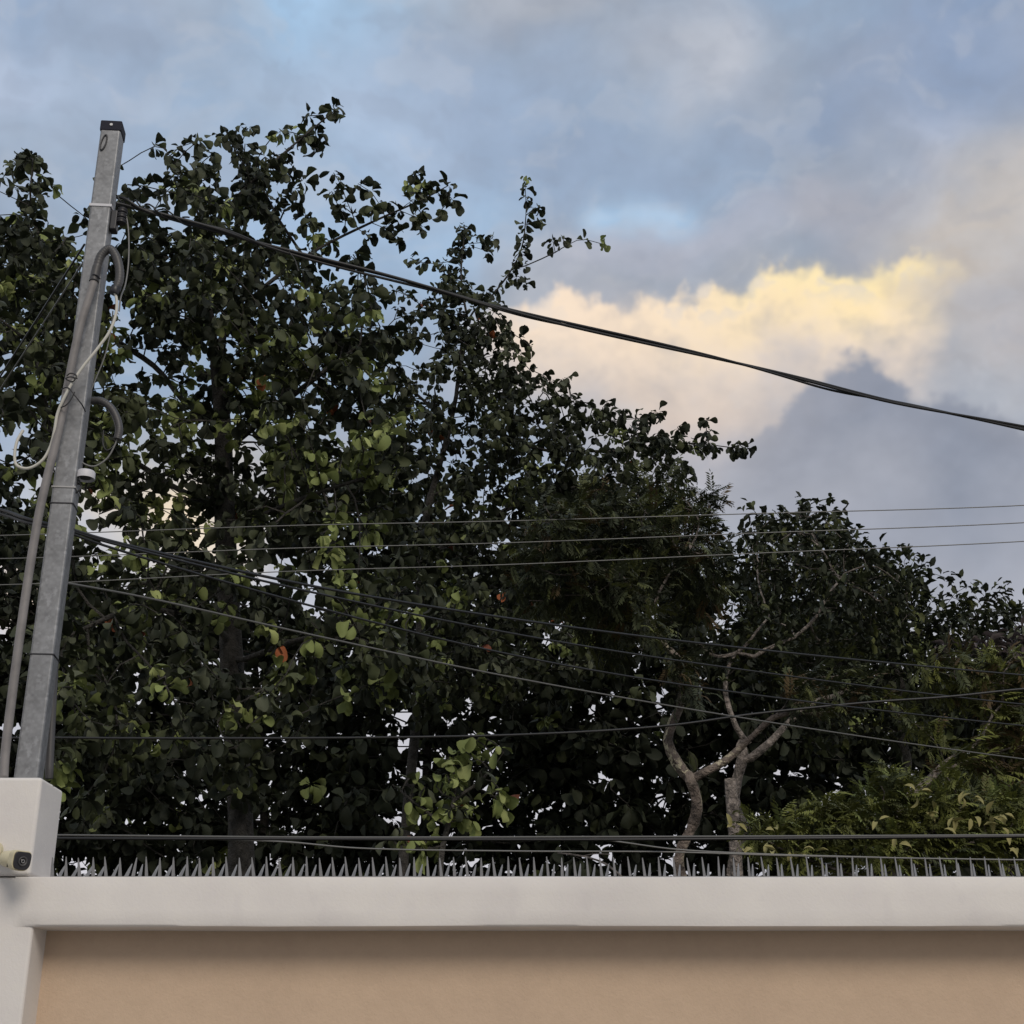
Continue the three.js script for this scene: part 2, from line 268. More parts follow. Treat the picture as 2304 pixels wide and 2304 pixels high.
// ---------------------------------------------------------------- spikes on the beam
{
  const R = rng(31), strip = thing('spike_strip', V(0, BEAM_TOP, WZ));
  tag(strip, 'two rows of pointed grey steel anti climb spikes on the white beam', 'wall spikes');
  const base = [];
  base.push(meters(new THREE.BoxGeometry(9.5, 0.003, 0.07).translate(9.5 / 2 - 1.66, 0.0045, -0.06)));
  part('base_plate', mergeGeometries(base), spikeSteel, strip);
  const blade = (h, w) => {
    const s = new THREE.Shape(); s.moveTo(-w / 2, 0); s.lineTo(w / 2, 0); s.quadraticCurveTo(w * 0.36, h * 0.6, 0.0006, h); s.lineTo(-0.0006, h); s.quadraticCurveTo(-w * 0.36, h * 0.6, -w / 2, 0);
    const g = new THREE.ExtrudeGeometry(s, { depth: 0.0022, bevelEnabled: true, bevelThickness: 0.0006, bevelSize: 0.0006, bevelSegments: 1, curveSegments: 4 }); g.translate(0, 0, -0.0011);
    return g;
  };
  const fronts = [blade(0.069, 0.0129), blade(0.071, 0.0121), blade(0.067, 0.0133)], backs = [blade(0.064, 0.0129), blade(0.062, 0.0121), blade(0.066, 0.0133)];
  const yaw = 42 * Math.PI / 180, dir = V(Math.sin(yaw), 0, -Math.cos(yaw));   // the blades' plane, turned away from square to the wall
  let x = -1.652;
  for (let i = 0; i < 81; i++) {
    const bent = R() < 0.08 ? 0.5 : 0.12;
    for (const [list, lx, lz, z, dx] of [[fronts, -0.085, 0.17, -0.03, 0], [backs, 0.18, -0.68, -0.051, 0.0165]]) {
      const up = V(lx + (R() - 0.5) * bent, 1, lz + (R() - 0.5) * bent).normalize(), n = V().crossVectors(dir, up).normalize(), along = V().crossVectors(up, n).normalize();
      const m = part('spike', list[i % 3], spikeSteel, strip);
      m.quaternion.setFromRotationMatrix(new THREE.Matrix4().makeBasis(along, up, n));
      m.position.set(x + dx + (R() - 0.5) * 0.003, 0.004, z);
    }
    x += x < 0.35 ? 0.0482 : 0.0535;
  }
  const twig = thing('fallen_twig'); tag(twig, 'bent grey dry twig lying across the wall spikes', 'twig');
  part('stem', tube(curve([at(1255, 1919, 5.3), at(1310, 1926, 5.26), at(1355, 1940, 5.22), at(1382, 1958, 5.17), at(1398, 1972, 5.14)], 20), [0.003, 0.0032, 0.0034, 0.0034, 0.0035, 0.0036, 0.0037, 0.0038, 0.0039, 0.004, 0.004, 0.004, 0.004, 0.004, 0.004, 0.004, 0.004, 0.004, 0.004, 0.004, 0.004], 6), grayBark, twig);
  part('side_twig', tube(curve([at(1310, 1926, 5.26), at(1340, 1921, 5.28), at(1372, 1922, 5.3)], 8), 0.002, 5), grayBark, twig);
}

// ---------------------------------------------------------------- metal pole on the pillar and what is fixed to it
const POLE = V(-1.835, 2.6, -5.275);
const POLE_TOP = 5.605, poleX = (y) => mix(POLE.x, POLE.x - 0.008, (y - 2.6) / 3);
{
  const pole = thing('metal_pole', POLE); pole.rotation.y = 0.08;
  tag(pole, 'square galvanized steel pole with dark cap standing on the white pillar', 'pole');
  part('shaft', meters(new RoundedBoxGeometry(0.09, POLE_TOP - 2.6 + 0.1, 0.09, 3, 0.009).translate(0, (POLE_TOP - 2.6) / 2 - 0.05, 0)), galvanized, pole);
  const cap = part('cap', new RoundedBoxGeometry(0.097, 0.055, 0.097, 2, 0.006).translate(0, POLE_TOP - 2.6 + 0.012, 0), navyCap, pole);
  part('screw', new THREE.CylinderGeometry(0.007, 0.007, 0.006, 12).rotateX(Math.PI / 2).translate(0.002, POLE_TOP - 2.6 + 0.014, 0.049), capScrew, cap);
  const loop = []; for (let i = 0; i <= 20; i++) { const a = i / 20 * Math.PI * 2; loop.push(V(-0.022 + Math.sin(a) * 0.011 + Math.cos(a) * 0.006, POLE_TOP - 2.6 - 0.085 + Math.cos(a) * 0.042, 0.0495)); }
  part('wire_loop', tube(loop, 0.0032, 6, false), blackPlastic, pole);
  const ring = (y, h, out, tilt) => { const s = 0.0448 + out, pts = [[-s, s], [s, s], [s, -s], [-s, -s]], shape = new THREE.Shape(pts.map(([a, b]) => new THREE.Vector2(a, b))), hole = 0.0438; shape.holes.push(new THREE.Path([[-hole, -hole], [hole, -hole], [hole, hole], [-hole, hole]].map(([a, b]) => new THREE.Vector2(a, b)))); const g = new THREE.ExtrudeGeometry(shape, { depth: h, bevelEnabled: true, bevelSize: 0.0008, bevelThickness: 0.0008, bevelSegments: 1 }); g.rotateX(-Math.PI / 2); g.rotateX(tilt); g.translate(0, y - 2.6, 0); return g; };
  const elev = (py) => at(200, py, 5.23).y;
  part('strap', ring(elev(464), 0.012, 0.0035, 0), whitePlastic, pole).userData.label = 'white strap round the upper pole';
  part('clamp_band', ring(elev(1097), 0.006, 0.003, 0), steel, pole).userData.label = 'thin steel clamp band';
  part('wire_tie', ring(elev(1132), 0.0035, 0.0025, 0.02), blackPlastic, pole); part('wire_tie', ring(elev(1473), 0.0035, 0.0025, -0.02), blackPlastic, pole);
  const bracket = new RoundedBoxGeometry(0.03, 0.10, 0.05, 2, 0.006).translate(0.061, elev(480) - 2.6 - 0.02, 0.01);
  part('cable_bracket', bracket, blackPlastic, pole);
  for (let k = 0; k < 3; k++) part('insulator', new THREE.LatheGeometry([[0, 0], [0.02, 0], [0.024, 0.006], [0.015, 0.011], [0.024, 0.016], [0.02, 0.024], [0, 0.024]].map(([r, y]) => new THREE.Vector2(r, y)), 14).translate(0.091, elev(478) - 2.6 - 0.035 + k * 0.027, 0.016), blackPlastic, pole);

  const cond = thing('conduit_pipe');
  tag(cond, 'grey plastic conduit leaning up the front of the pole with hooked top', 'conduit');
  const path = [at(8, 1752, 5.19), at(12, 1692, 5.19), at(84, 1176, 5.185), at(134, 960, 5.18), at(178, 745, 5.175), at(212, 632, 5.17)];
  part('pipe', tube(curve(path, 40), 0.0172, 12), conduitPlastic, cond);
  const hook = curve([at(211, 634, 5.17), at(219, 600, 5.17), at(229, 573, 5.168), at(246, 560, 5.168), at(260, 575, 5.168), at(269, 610, 5.168), at(267, 636, 5.168), at(259, 654, 5.168)], 90), hr = hook.map((_, i) => i < 14 ? 0.0205 : 0.0188 + 0.0007 * Math.sin(i * 2.1));
  part('hooked_end', tube(hook, hr, 12), corrugatedBlack, cond);
  part('end_collar', tube([at(262, 646, 5.168), at(256, 661, 5.168)], 0.022, 12), blackPlastic, cond);
  part('saddle_clip', tube(curve([at(203, 626, 5.168), at(209, 618, 5.15), at(218, 619, 5.15), at(225, 628, 5.165)], 14), 0.003, 6), blackPlastic, cond);

  const rear = thing('conduit_pipe');
  tag(rear, 'dark conduit behind the pole ending in a drooping black hook', 'conduit');
  part('pipe', tube(curve([at(110, 1752, 5.36), at(117, 1600, 5.36), at(128, 1420, 5.36), at(160, 1150, 5.355), at(182, 960, 5.35), at(192, 912, 5.345)], 30), 0.016, 10), corrugatedBlack, rear);
  part('white_sleeve', tube([at(193, 908, 5.34), at(208, 902, 5.335)], 0.0155, 12), whitePlastic, rear);
  const h2 = curve([at(206, 902, 5.335), at(226, 902, 5.33), at(248, 916, 5.33), at(263, 942, 5.33), at(268, 967, 5.33), at(264, 989, 5.33)], 70);
  part('hooked_end', tube(h2, h2.map((_, i) => 0.0165 + 0.0006 * Math.sin(i * 2.1)), 12), corrugatedBlack, rear);

  const wc = thing('white_cable'); tag(wc, 'off-white cable drooping from the conduit hook across the pole', 'cable');
  const wpts = [at(257, 655, 5.168), at(262, 672, 5.166), at(261, 705, 5.16), at(247, 745, 5.155), at(218, 786, 5.15), at(186, 826, 5.145), at(162, 862, 5.145), at(142, 900, 5.15), at(129, 932, 5.16), at(122, 972, 5.17), at(112, 1008, 5.19), at(93, 1038, 5.19), at(62, 1054, 5.19), at(38, 1047, 5.19), at(33, 1030, 5.19), at(38, 994, 5.19), at(52, 968, 5.2)];
  part('sheath', cable(wpts, 0.0062, 110, 8), whiteCable, wc);

  const loose = (pts, r, mat, label) => tag(part('loose_wire', cable(pts, r, 50, 6), mat, scene), label, 'wire');
  loose([at(283, 478, 5.27), at(289, 520, 5.27), at(289, 590, 5.27), at(282, 640, 5.25), at(272, 668, 5.2), at(268, 700, 5.17)], 0.0034, wireGray, 'thin grey wire hanging beside the upper pole to the hooked conduit');
  loose([at(254, 700, 5.3), at(250, 740, 5.3), at(236, 800, 5.3), at(214, 856, 5.3), at(200, 890, 5.3)], 0.003, wireGray, 'thin grey wire sloping down behind the pole between both conduit hooks');
  loose([at(264, 985, 5.33), at(258, 1002, 5.33), at(240, 1032, 5.33), at(212, 1049, 5.32), at(190, 1044, 5.31), at(179, 1034, 5.3)], 0.0036, wireGray, 'grey wire sagging from the lower black hook back to the pole');
  loose([at(233, 968, 5.32), at(232, 1000, 5.32), at(240, 1013, 5.32), at(256, 1003, 5.33), at(262, 990, 5.33)], 0.003, rubber, 'short black wire curl under the lower hook');
  loose([at(150, 846, 5.14), at(158, 840, 5.135), at(172, 845, 5.135), at(164, 858, 5.135), at(148, 852, 5.14), at(158, 848, 5.135), at(174, 852, 5.135)], 0.0028, rubber, 'black tie wrapped round conduit and pole just below the white cable crossing');
  loose([at(138, 876, 5.16), at(152, 872, 5.14), at(170, 892, 5.14), at(184, 910, 5.16), at(192, 926, 5.22)], 0.0026, rubber, 'black tie wire running from the conduit down across the pole face');
  loose([at(132, 918, 5.16), at(148, 912, 5.14), at(160, 898, 5.14), at(168, 882, 5.14)], 0.0026, rubber, 'black tie wire rising over the conduit beneath the upper tie');

  const p = at(193, 1070, 5.27), sensor = thing('sensor_cap', p);
  tag(sensor, 'white round plastic cap, open below, fixed to the right of the pole', 'sensor cap');
  part('shell', new THREE.LatheGeometry([[0, 0.018], [0.034, 0.018], [0.038, 0.013], [0.0385, -0.016], [0.0355, -0.016], [0.0345, 0.008], [0, 0.010]].map(([r, y]) => new THREE.Vector2(r, y)), 28), whitePlastic, sensor);
  part('socket', new THREE.CylinderGeometry(0.018, 0.022, 0.02, 16).translate(0, -0.002, 0), blackPlastic, sensor);
  part('arm', new RoundedBoxGeometry(0.05, 0.018, 0.02, 2, 0.004).translate(-0.045, -0.03, 0), blackPlastic, sensor);
  part('lead', cable([V(-0.03, -0.03, 0), V(-0.012, -0.05, 0.005), V(-0.02, -0.075, 0.01), V(-0.05, -0.09, 0)], 0.0035, 20, 6), rubber, sensor);
}

// ---------------------------------------------------------------- bullet camera on the pillar
{
  const f = V(0.70, -0.16, 0.70).normalize(), centre = at(49, 1937, 4.955), cam = thing('security_camera', centre);
  cam.quaternion.setFromRotationMatrix(new THREE.Matrix4().makeBasis(V().crossVectors(V(0, 1, 0), f).normalize(), V().crossVectors(f, V().crossVectors(V(0, 1, 0), f)).normalize(), f));
  tag(cam, 'ivory bullet security camera with black front on the white pillar', 'security camera');
  const sq = (r, c) => { const s = new THREE.Shape(); s.moveTo(-r + c, -r); s.lineTo(r - c, -r); s.quadraticCurveTo(r, -r, r, -r + c); s.lineTo(r, r - c * 0.6); s.quadraticCurveTo(r, r, r - c * 0.6, r); s.lineTo(-r + c * 0.6, r); s.quadraticCurveTo(-r, r, -r, r - c * 0.6); s.lineTo(-r, -r + c); s.quadraticCurveTo(-r, -r, -r + c, -r); return s; };
  part('body', new THREE.LatheGeometry([[0, -0.15], [0.012, -0.15], [0.02, -0.142], [0.027, -0.125], [0.0295, -0.10], [0.030, -0.012], [0, -0.012]].map(([r, y]) => new THREE.Vector2(r, y)), 28).rotateX(Math.PI / 2), ivoryPlastic, cam);
  part('hood', new THREE.ExtrudeGeometry(sq(0.0325, 0.027), { depth: 0.03, bevelEnabled: true, bevelSize: 0.002, bevelThickness: 0.002, bevelSegments: 2 }).translate(0, 0, -0.034), ivoryPlastic, cam);
  part('front_plate', new THREE.ExtrudeGeometry(sq(0.029, 0.025), { depth: 0.006, bevelEnabled: true, bevelSize: 0.0015, bevelThickness: 0.0015, bevelSegments: 2 }).translate(0, 0, -0.0005), blackPlastic, cam);
  const lens = part('lens_ring', new THREE.LatheGeometry([[0.010, 0], [0.0165, 0], [0.017, 0.003], [0.0145, 0.005], [0.011, 0.002], [0.010, 0]].map(([r, y]) => new THREE.Vector2(r, y)), 28).rotateX(Math.PI / 2).translate(0, -0.001, 0.0072), corrugatedBlack, cam);
  part('lens', new THREE.SphereGeometry(0.0095, 20, 10, 0, Math.PI * 2, 0, Math.PI / 2).rotateX(Math.PI / 2).scale(1, 1, 0.4).translate(0, -0.001, 0.0072), lensGlass, lens);
  part('lens_rim', new THREE.TorusGeometry(0.0055, 0.0012, 8, 20).translate(0, -0.001, 0.0105), steel, lens);
  part('seam_screw', new RoundedBoxGeometry(0.006, 0.012, 0.004, 1, 0.001).translate(-0.029, -0.02, -0.04), blackPlastic, cam);
  part('mount_arm', tube(curve([V(0, -0.004, -0.145), V(0.002, -0.005, -0.165), V(0.012, -0.006, -0.185), V(0.03, -0.006, -0.2)], 14), 0.012, 10), ivoryPlastic, cam);
  const base = part('mount_base', new THREE.CylinderGeometry(0.03, 0.033, 0.02, 24).rotateX(Math.PI / 2), ivoryPlastic, cam);
  base.position.copy(V(-1.86, 2.345, -5.085).sub(centre).applyQuaternion(cam.quaternion.clone().invert())); base.quaternion.copy(cam.quaternion.clone().invert());
}

// ---------------------------------------------------------------- overhead wires
function wire(name, pts, r, mat, label, group) {
  const c = curve(pts, 90), o = part(name, tube(c, r, 6), mat, scene);
  return tag(o, label, 'wire', group);
}
{
  // the thick bundle leaving the pole top: black cables wound loosely round each other
  const line = [at(262, 455, 5.27), at(330, 470, 5.3), at(470, 512, 5.4), at(600, 550, 5.55), at(850, 617, 5.75), at(1130, 693, 6.0), at(1430, 764, 6.3), at(1790, 850, 6.7), at(2030, 910, 7.0), at(2304, 964, 7.3), at(2900, 1060, 8.2)];
  const c = curve(line, 260), b = thing('cable_bundle');
  tag(b, 'thick bundle of black overhead cables running from pole top to far right', 'cable bundle');
  const strands = [[0.0078, 0, 0.010], [0.0078, 2.1, 0.010], [0.0065, 4.2, 0.012]];
  for (const [r, ph, off] of strands) {
    const pts = c.map((p, i) => { const t = i / 260, a = ph + t * 9 + 2.2 * Math.sin(t * 11 + ph), k = off * (1 + 0.5 * Math.sin(t * 17 + ph * 2)) * (t < 0.09 ? 2.4 - t * 15 : 1); return V(p.x + Math.sin(a) * k * 0.25, p.y + Math.cos(a) * k, p.z + Math.sin(a) * k); });
    part('strand', tube(pts, r, 6), rubber, b);
  }
  for (const [r, ph] of [[0.004, 0.4], [0.004, 3.1]]) {                   // slack tails wound round the first metre
    const pts = []; for (let i = 0; i <= 60; i++) { const t = i / 60, p = c[Math.floor(t * 44)], a = ph + t * 16; pts.push(V(p.x, p.y + Math.cos(a) * 0.02 + 0.012 * (1 - t), p.z + Math.sin(a) * 0.02)); }
    part('winding', tube(pts, r, 5), rubber, b);
  }
  part('drop_tail', cable([at(650, 566, 5.58), at(664, 585, 5.58), at(672, 610, 5.58)], 0.0025, 10, 5), rubber, b);

  const D = 12, thin = 'three thin wires strung level across the trees';
  for (const [yL, y0, y1, y2, yR, word, wl] of [[1215, 1199, 1183, 1172, 1141, 'topmost', 1208], [1258, 1251, 1234, 1221, 1180, 'middle', 1250], [1318, 1310, 1286, 1270, 1222, 'lowest', 1310]])
    wire('thin_wire', [at(-500, yL, D), at(0, y0 + 6, D), at(640, y1, D), at(1152, y2, D), at(1700, mix(y2, yR, 0.5) - 1, D), at(2304, yR - 4, D), at(2900, yR - 46, D)], 0.0052, wireGray, word + ' of the three thin level wires crossing the trees', null);

  // the wires that leave the pole half way up and fall to the right
  wire('overhead_cable', [at(150, 1188, 5.3), at(240, 1215, 5.5), at(700, 1318, 6.6), at(1150, 1392, 7.8), at(1600, 1450, 9), at(2304, 1519, 11), at(3000, 1570, 13)], 0.0075, rubber, 'upper and thickest black cable of those falling from mid pole to right');
  wire('overhead_cable', [at(150, 1192, 5.3), at(240, 1219, 5.5), at(700, 1332, 6.5), at(1150, 1425, 7.5), at(1600, 1497, 8.6), at(2304, 1585, 10), at(3000, 1640, 12)], 0.0060, rubber, 'second black cable from the top among those falling from mid pole');
  wire('overhead_cable', [at(150, 1197, 5.3), at(240, 1229, 5.5), at(700, 1363, 6.4), at(1150, 1473, 7.3), at(1600, 1550, 8.2), at(2304, 1633, 9.6), at(3000, 1690, 11)], 0.0058, rubber, 'third black cable falling from mid pole, under the other two black ones');
  wire('overhead_cable', [at(130, 1308, 5.3), at(330, 1345, 5.7), at(700, 1428, 6.4), at(1152, 1524, 7.3), at(1750, 1628, 8.4), at(2304, 1708, 9.5), at(3000, 1790, 11)], 0.0048, dullGray, 'grey wire lowest of those falling from the pole to the right');
  wire('overhead_cable', [at(-500, 1040, 6.2), at(0, 1147, 5.5), at(70, 1170, 5.35), at(165, 1192, 5.3)], 0.0085, rubber, 'upper black cable reaching the pole from the left');
  wire('overhead_cable', [at(-500, 1052, 6.2), at(0, 1156, 5.5), at(70, 1178, 5.35), at(160, 1196, 5.3)], 0.0075, rubber, 'lower black cable reaching the pole from the left');
  wire('overhead_cable', [at(-500, 1668, 9), at(80, 1660, 9), at(300, 1661, 9), at(800, 1660, 9), at(1200, 1652, 9), at(1500, 1633, 9), at(1700, 1606, 9), at(1960, 1580, 9), at(2130, 1568, 9), at(2304, 1550, 9), at(2900, 1500, 9)], 0.0085, rubber, 'black cable sagging behind the trunk fork, rising to the right edge');
  wire('overhead_cable', [at(-500, 1876, 7), at(120, 1879, 7), at(700, 1884, 7), at(1400, 1883, 7), at(2304, 1879, 7), at(3000, 1875, 7)], 0.0055, dullGray, 'level grey cable just above the wall spikes');
  wire('overhead_cable', [at(-500, 1880, 7), at(120, 1886, 7), at(700, 1888, 7), at(1400, 1889, 7), at(2304, 1882, 7), at(3000, 1877, 7)], 0.0078, rubber, 'level black cable hanging directly under the grey one above the spikes');
  wire('thin_wire', [at(480, 1889, 7.2), at(640, 1894, 7.2), at(800, 1908, 7.2), at(1150, 1915, 7.2), at(1500, 1917, 7.2), at(1800, 1926, 7.2), at(2304, 1935, 7.2), at(3000, 1940, 7.2)], 0.0045, wireGray, 'lowest thin wire skimming the spike tips towards the right');
  wire('thin_wire', [at(1310, 1882, 7.05), at(1400, 1895, 7.1), at(1520, 1911, 7.2), at(1700, 1921, 7.2), at(2000, 1930, 7.2)], 0.0045, wireGray, 'thin wire dropping off the level cable to the lowest one at centre');
  wire('thin_wire', [at(190, 550, 5.35), at(40, 785, 6.5), at(-120, 1036, 8)], 0.005, rubber, 'upper faint black wire sloping down left from behind the pole');
  wire('thin_wire', [at(186, 592, 5.35), at(52, 797, 6.5), at(-120, 1060, 8)], 0.004, wireGray, 'lower faint grey wire sloping down left from behind the pole');
  // corrugated sheet glimpsed through the leaves
  const roof = []; for (let i = 0; i <= 60; i++) { const t = i / 60; roof.push(t); }
  const pos = [], idx = []; roof.forEach((t, i) => { const w = Math.sin(i * 1.25) * 0.012; for (const [k, dz, dy] of [[0, 0, 0], [1, -1.2, 0.10]]) pos.push(t * 0.62, w + dy - (t - 0.45) ** 2 * 0.22, dz); }); for (let i = 0; i < 60; i++) { const a = i * 2; idx.push(a, a + 2, a + 1, a + 1, a + 2, a + 3); }
  const gtop = new THREE.BufferGeometry(); gtop.setAttribute('position', new THREE.Float32BufferAttribute(pos, 3)); gtop.setIndex(idx);
  const gl = gtop.clone().translate(0, -0.05, 0), sheet = thing('roof_sheet', at(1905, 1903, 10.5)); gtop.computeVertexNormals(); gl.computeVertexNormals();
  tag(sheet, 'dark corrugated roof sheet glimpsed below the level cables at right', 'roof sheet'); part('sheet', mergeGeometries([gtop, gl]), steel, sheet);
  part('post', tube([V(0.3, -0.02, -0.5), V(0.3, -3.3, -0.5)], 0.03, 8), grayBark, sheet);
}

// ---------------------------------------------------------------- leaves
/** A leaf one unit long along +x, one unit wide (z), bent down and folded along its midrib. */
function leafShape(rows, outline, droop, fold, twist = 0, wavy = 0) {
  const pos = [], idx = [], n = rows.length;
  let x = 0, y = 0, last = 0;
  const ring = [];
  rows.forEach((t, i) => {
    const a = droop * t, dt = t - last; x += Math.cos(a) * dt; y -= Math.sin(a) * dt; last = t;
    const w = outline(t) / 2, tw = twist * t, row = [];
    const put = (s) => { const up = Math.abs(s) * w * fold + wavy * Math.sin(t * 9 + s * 2) * Math.abs(s), zz = s * w; row.push(pos.length / 3); pos.push(x + Math.sin(a) * up, y + Math.cos(a) * up * Math.cos(tw) + zz * Math.sin(tw), zz * Math.cos(tw)); };
    if (w < 0.02) put(0); else { put(-1); put(0); put(1); }
    ring.push(row);
  });
  for (let i = 0; i < n - 1; i++) {
    const a = ring[i], b = ring[i + 1];
    if (a.length === 1 && b.length === 3) idx.push(a[0], b[1], b[0], a[0], b[2], b[1]);
    else if (a.length === 3 && b.length === 1) idx.push(a[0], a[1], b[0], a[1], a[2], b[0]);
    else for (let k = 0; k < 2; k++) idx.push(a[k], a[k + 1], b[k], b[k], a[k + 1], b[k + 1]);
  }
  const g = new THREE.BufferGeometry(); g.setAttribute('position', new THREE.Float32BufferAttribute(pos, 3)); g.setIndex(idx); g.computeVertexNormals();
  return g;
}
const obovate = (t) => (t <= 0.001 ? 0 : t < 0.12 ? 0.05 : t > 0.999 ? 0.16 : along([[0.12, 0.05], [0.3, 0.52], [0.5, 0.86], [0.7, 1.0], [0.86, 0.86], [0.96, 0.54], [1, 0.16]], t));
const oval = (t) => (t <= 0.001 || t >= 0.999 ? 0 : Math.sin(Math.PI * Math.pow(t, 0.9)));
const BIG = [[1.0, 0.3, 0.3, 0.05], [1.4, 0.45, -0.5, 0.05], [0.6, 0.3, 0.6, 0.06], [1.9, 0.25, 0.2, 0.05], [1.2, -0.3, -0.3, 0.06], [0.2, 0.5, 0.4, 0.05]].map(([d, f, tw, wv]) => leafShape([0, 0.1, 0.3, 0.5, 0.7, 0.86, 0.96, 1], obovate, d, f, tw, wv));
const SMALL = [[0.6, 0.3, 0.2], [1.2, 0.5, -0.3], [-0.3, 0.4, 0.4]].map(([d, f, tw]) => leafShape([0, 0.3, 0.7, 1], oval, d, f, tw, 0));
const SLIM = [[0.6, 0.35, 0.3], [1.3, 0.3, -0.2], [0.1, 0.5, 0.1]].map(([d, f, tw]) => leafShape([0, 0.25, 0.5, 0.75, 1], oval, d, f, tw, 0.02));
function pinnate(pairs, len, droop, seed) {                               // a feather-like compound leaf, one unit long
  const pos = [], idx = [], R = rng(seed);
  let x = 0, y = 0;
  for (let i = 0; i <= pairs; i++) {
    const t = i / pairs, a = droop * t - 0.15; if (i) { x += Math.cos(a) / pairs; y -= Math.sin(a) / pairs; }
    for (const s of i === pairs ? [0] : [-1, 1]) {
      const l = len * (0.75 + 0.5 * Math.sin(Math.PI * (t * 0.8 + 0.15))) * (0.85 + R() * 0.3), f = 0.75 + R() * 0.35, dx = s ? Math.cos(f) : 1, dz = s * Math.sin(f), dip = -0.25 - R() * 0.35, w = l * 0.17, o = pos.length / 3;
      pos.push(x, y, 0, x + dx * l * 0.5 - dz * w, y + dip * l * 0.4, dz * l * 0.5 + dx * w, x + dx * l * 0.5 + dz * w, y + dip * l * 0.4 + 0.01, dz * l * 0.5 - dx * w, x + dx * l, y + dip * l, dz * l);
      idx.push(o, o + 1, o + 2, o + 1, o + 3, o + 2);
    }
  }
  const r = pos.length / 3; pos.push(0, 0, 0.006, 0, 0, -0.006, x, y, 0); idx.push(r, r + 1, r + 2);
  const g = new THREE.BufferGeometry(); g.setAttribute('position', new THREE.Float32BufferAttribute(pos, 3)); g.setIndex(idx); g.computeVertexNormals();
  return g;
}
const FEATHER = [pinnate(8, 0.30, 0.7, 3), pinnate(9, 0.27, 1.2, 5), pinnate(7, 0.33, 0.2, 8)];

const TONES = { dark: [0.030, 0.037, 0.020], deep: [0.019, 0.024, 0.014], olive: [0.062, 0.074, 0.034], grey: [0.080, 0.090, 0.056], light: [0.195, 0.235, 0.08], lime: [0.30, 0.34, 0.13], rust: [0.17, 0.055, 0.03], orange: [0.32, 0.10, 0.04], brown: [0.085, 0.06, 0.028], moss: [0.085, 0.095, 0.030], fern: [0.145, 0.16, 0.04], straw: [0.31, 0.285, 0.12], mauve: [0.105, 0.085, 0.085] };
const toneMat = {};
for (const [k, c] of Object.entries(TONES)) toneMat[k] = new THREE.MeshPhysicalMaterial({ color: rgb(...c), roughness: 0.7, specularIntensity: 0.4, transmission: 0.22, thickness: 0, side: THREE.DoubleSide });
const leafMat = new THREE.MeshPhysicalMaterial({ color: 0xffffff, vertexColors: true, roughness: 0.7, specularIntensity: 0.4, transmission: 0.22, thickness: 0, side: THREE.DoubleSide });
/** Gathers many leaves into one mesh; each is a shape, a matrix and a tone. */
function massOf(leaves) {
  let nv = 0, ni = 0; for (const l of leaves) { nv += l.shape.attributes.position.count; ni += l.shape.index.count; }
  const P = new Float32Array(nv * 3), N = new Float32Array(nv * 3), C = new Float32Array(nv * 3), I = new Uint32Array(ni), v = V(), nm = new THREE.Matrix3();
  let o = 0, q = 0;
  for (const l of leaves) {
    const p = l.shape.attributes.position, n = l.shape.attributes.normal, ix = l.shape.index.array; nm.getNormalMatrix(l.matrix);
    const c = TONES[l.tone], k = l.vary;
    for (let i = 0; i < ix.length; i++) I[q++] = ix[i] + o;
    for (let i = 0; i < p.count; i++, o++) {
      v.fromBufferAttribute(p, i).applyMatrix4(l.matrix); P.set([v.x, v.y, v.z], o * 3);
      v.fromBufferAttribute(n, i).applyMatrix3(nm).normalize(); N.set([v.x, v.y, v.z], o * 3);
      C[o * 3] = c[0] * k; C[o * 3 + 1] = c[1] * k; C[o * 3 + 2] = c[2] * k;
    }
  }
  const g = new THREE.BufferGeometry();
  g.setAttribute('position', new THREE.BufferAttribute(P, 3)); g.setAttribute('normal', new THREE.BufferAttribute(N, 3)); g.setAttribute('color', new THREE.BufferAttribute(C, 3)); g.setIndex(new THREE.BufferAttribute(I, 1));
  return g;
}
const WIND = V(0.55, 0.0, 0.1);                                           // the breeze combs every leaf to the right
function placed(shape, p, dir, up, L, W, tone, vary) {
  const x = dir.clone().normalize(), z = V().crossVectors(x, up); if (z.lengthSq() < 1e-5) z.set(0, 0, 1); z.normalize(); const y = V().crossVectors(z, x);
  const m = new THREE.Matrix4().makeBasis(x.multiplyScalar(L), y.multiplyScalar(L * 0.9), z.multiplyScalar(W)); m.setPosition(p);
  return { shape, matrix: m, tone, vary, p: p.clone(), L };
}
const ball = (R) => { let v; do v = V(R() * 2 - 1, R() * 2 - 1, R() * 2 - 1); while (v.lengthSq() > 1 || v.lengthSq() < 0.01); return v; };
function pick(R, table) { let t = R(), i = 0; for (const [k, w] of table) { if ((t -= w) < 0) return k; i++; } return table[table.length - 1][0]; }

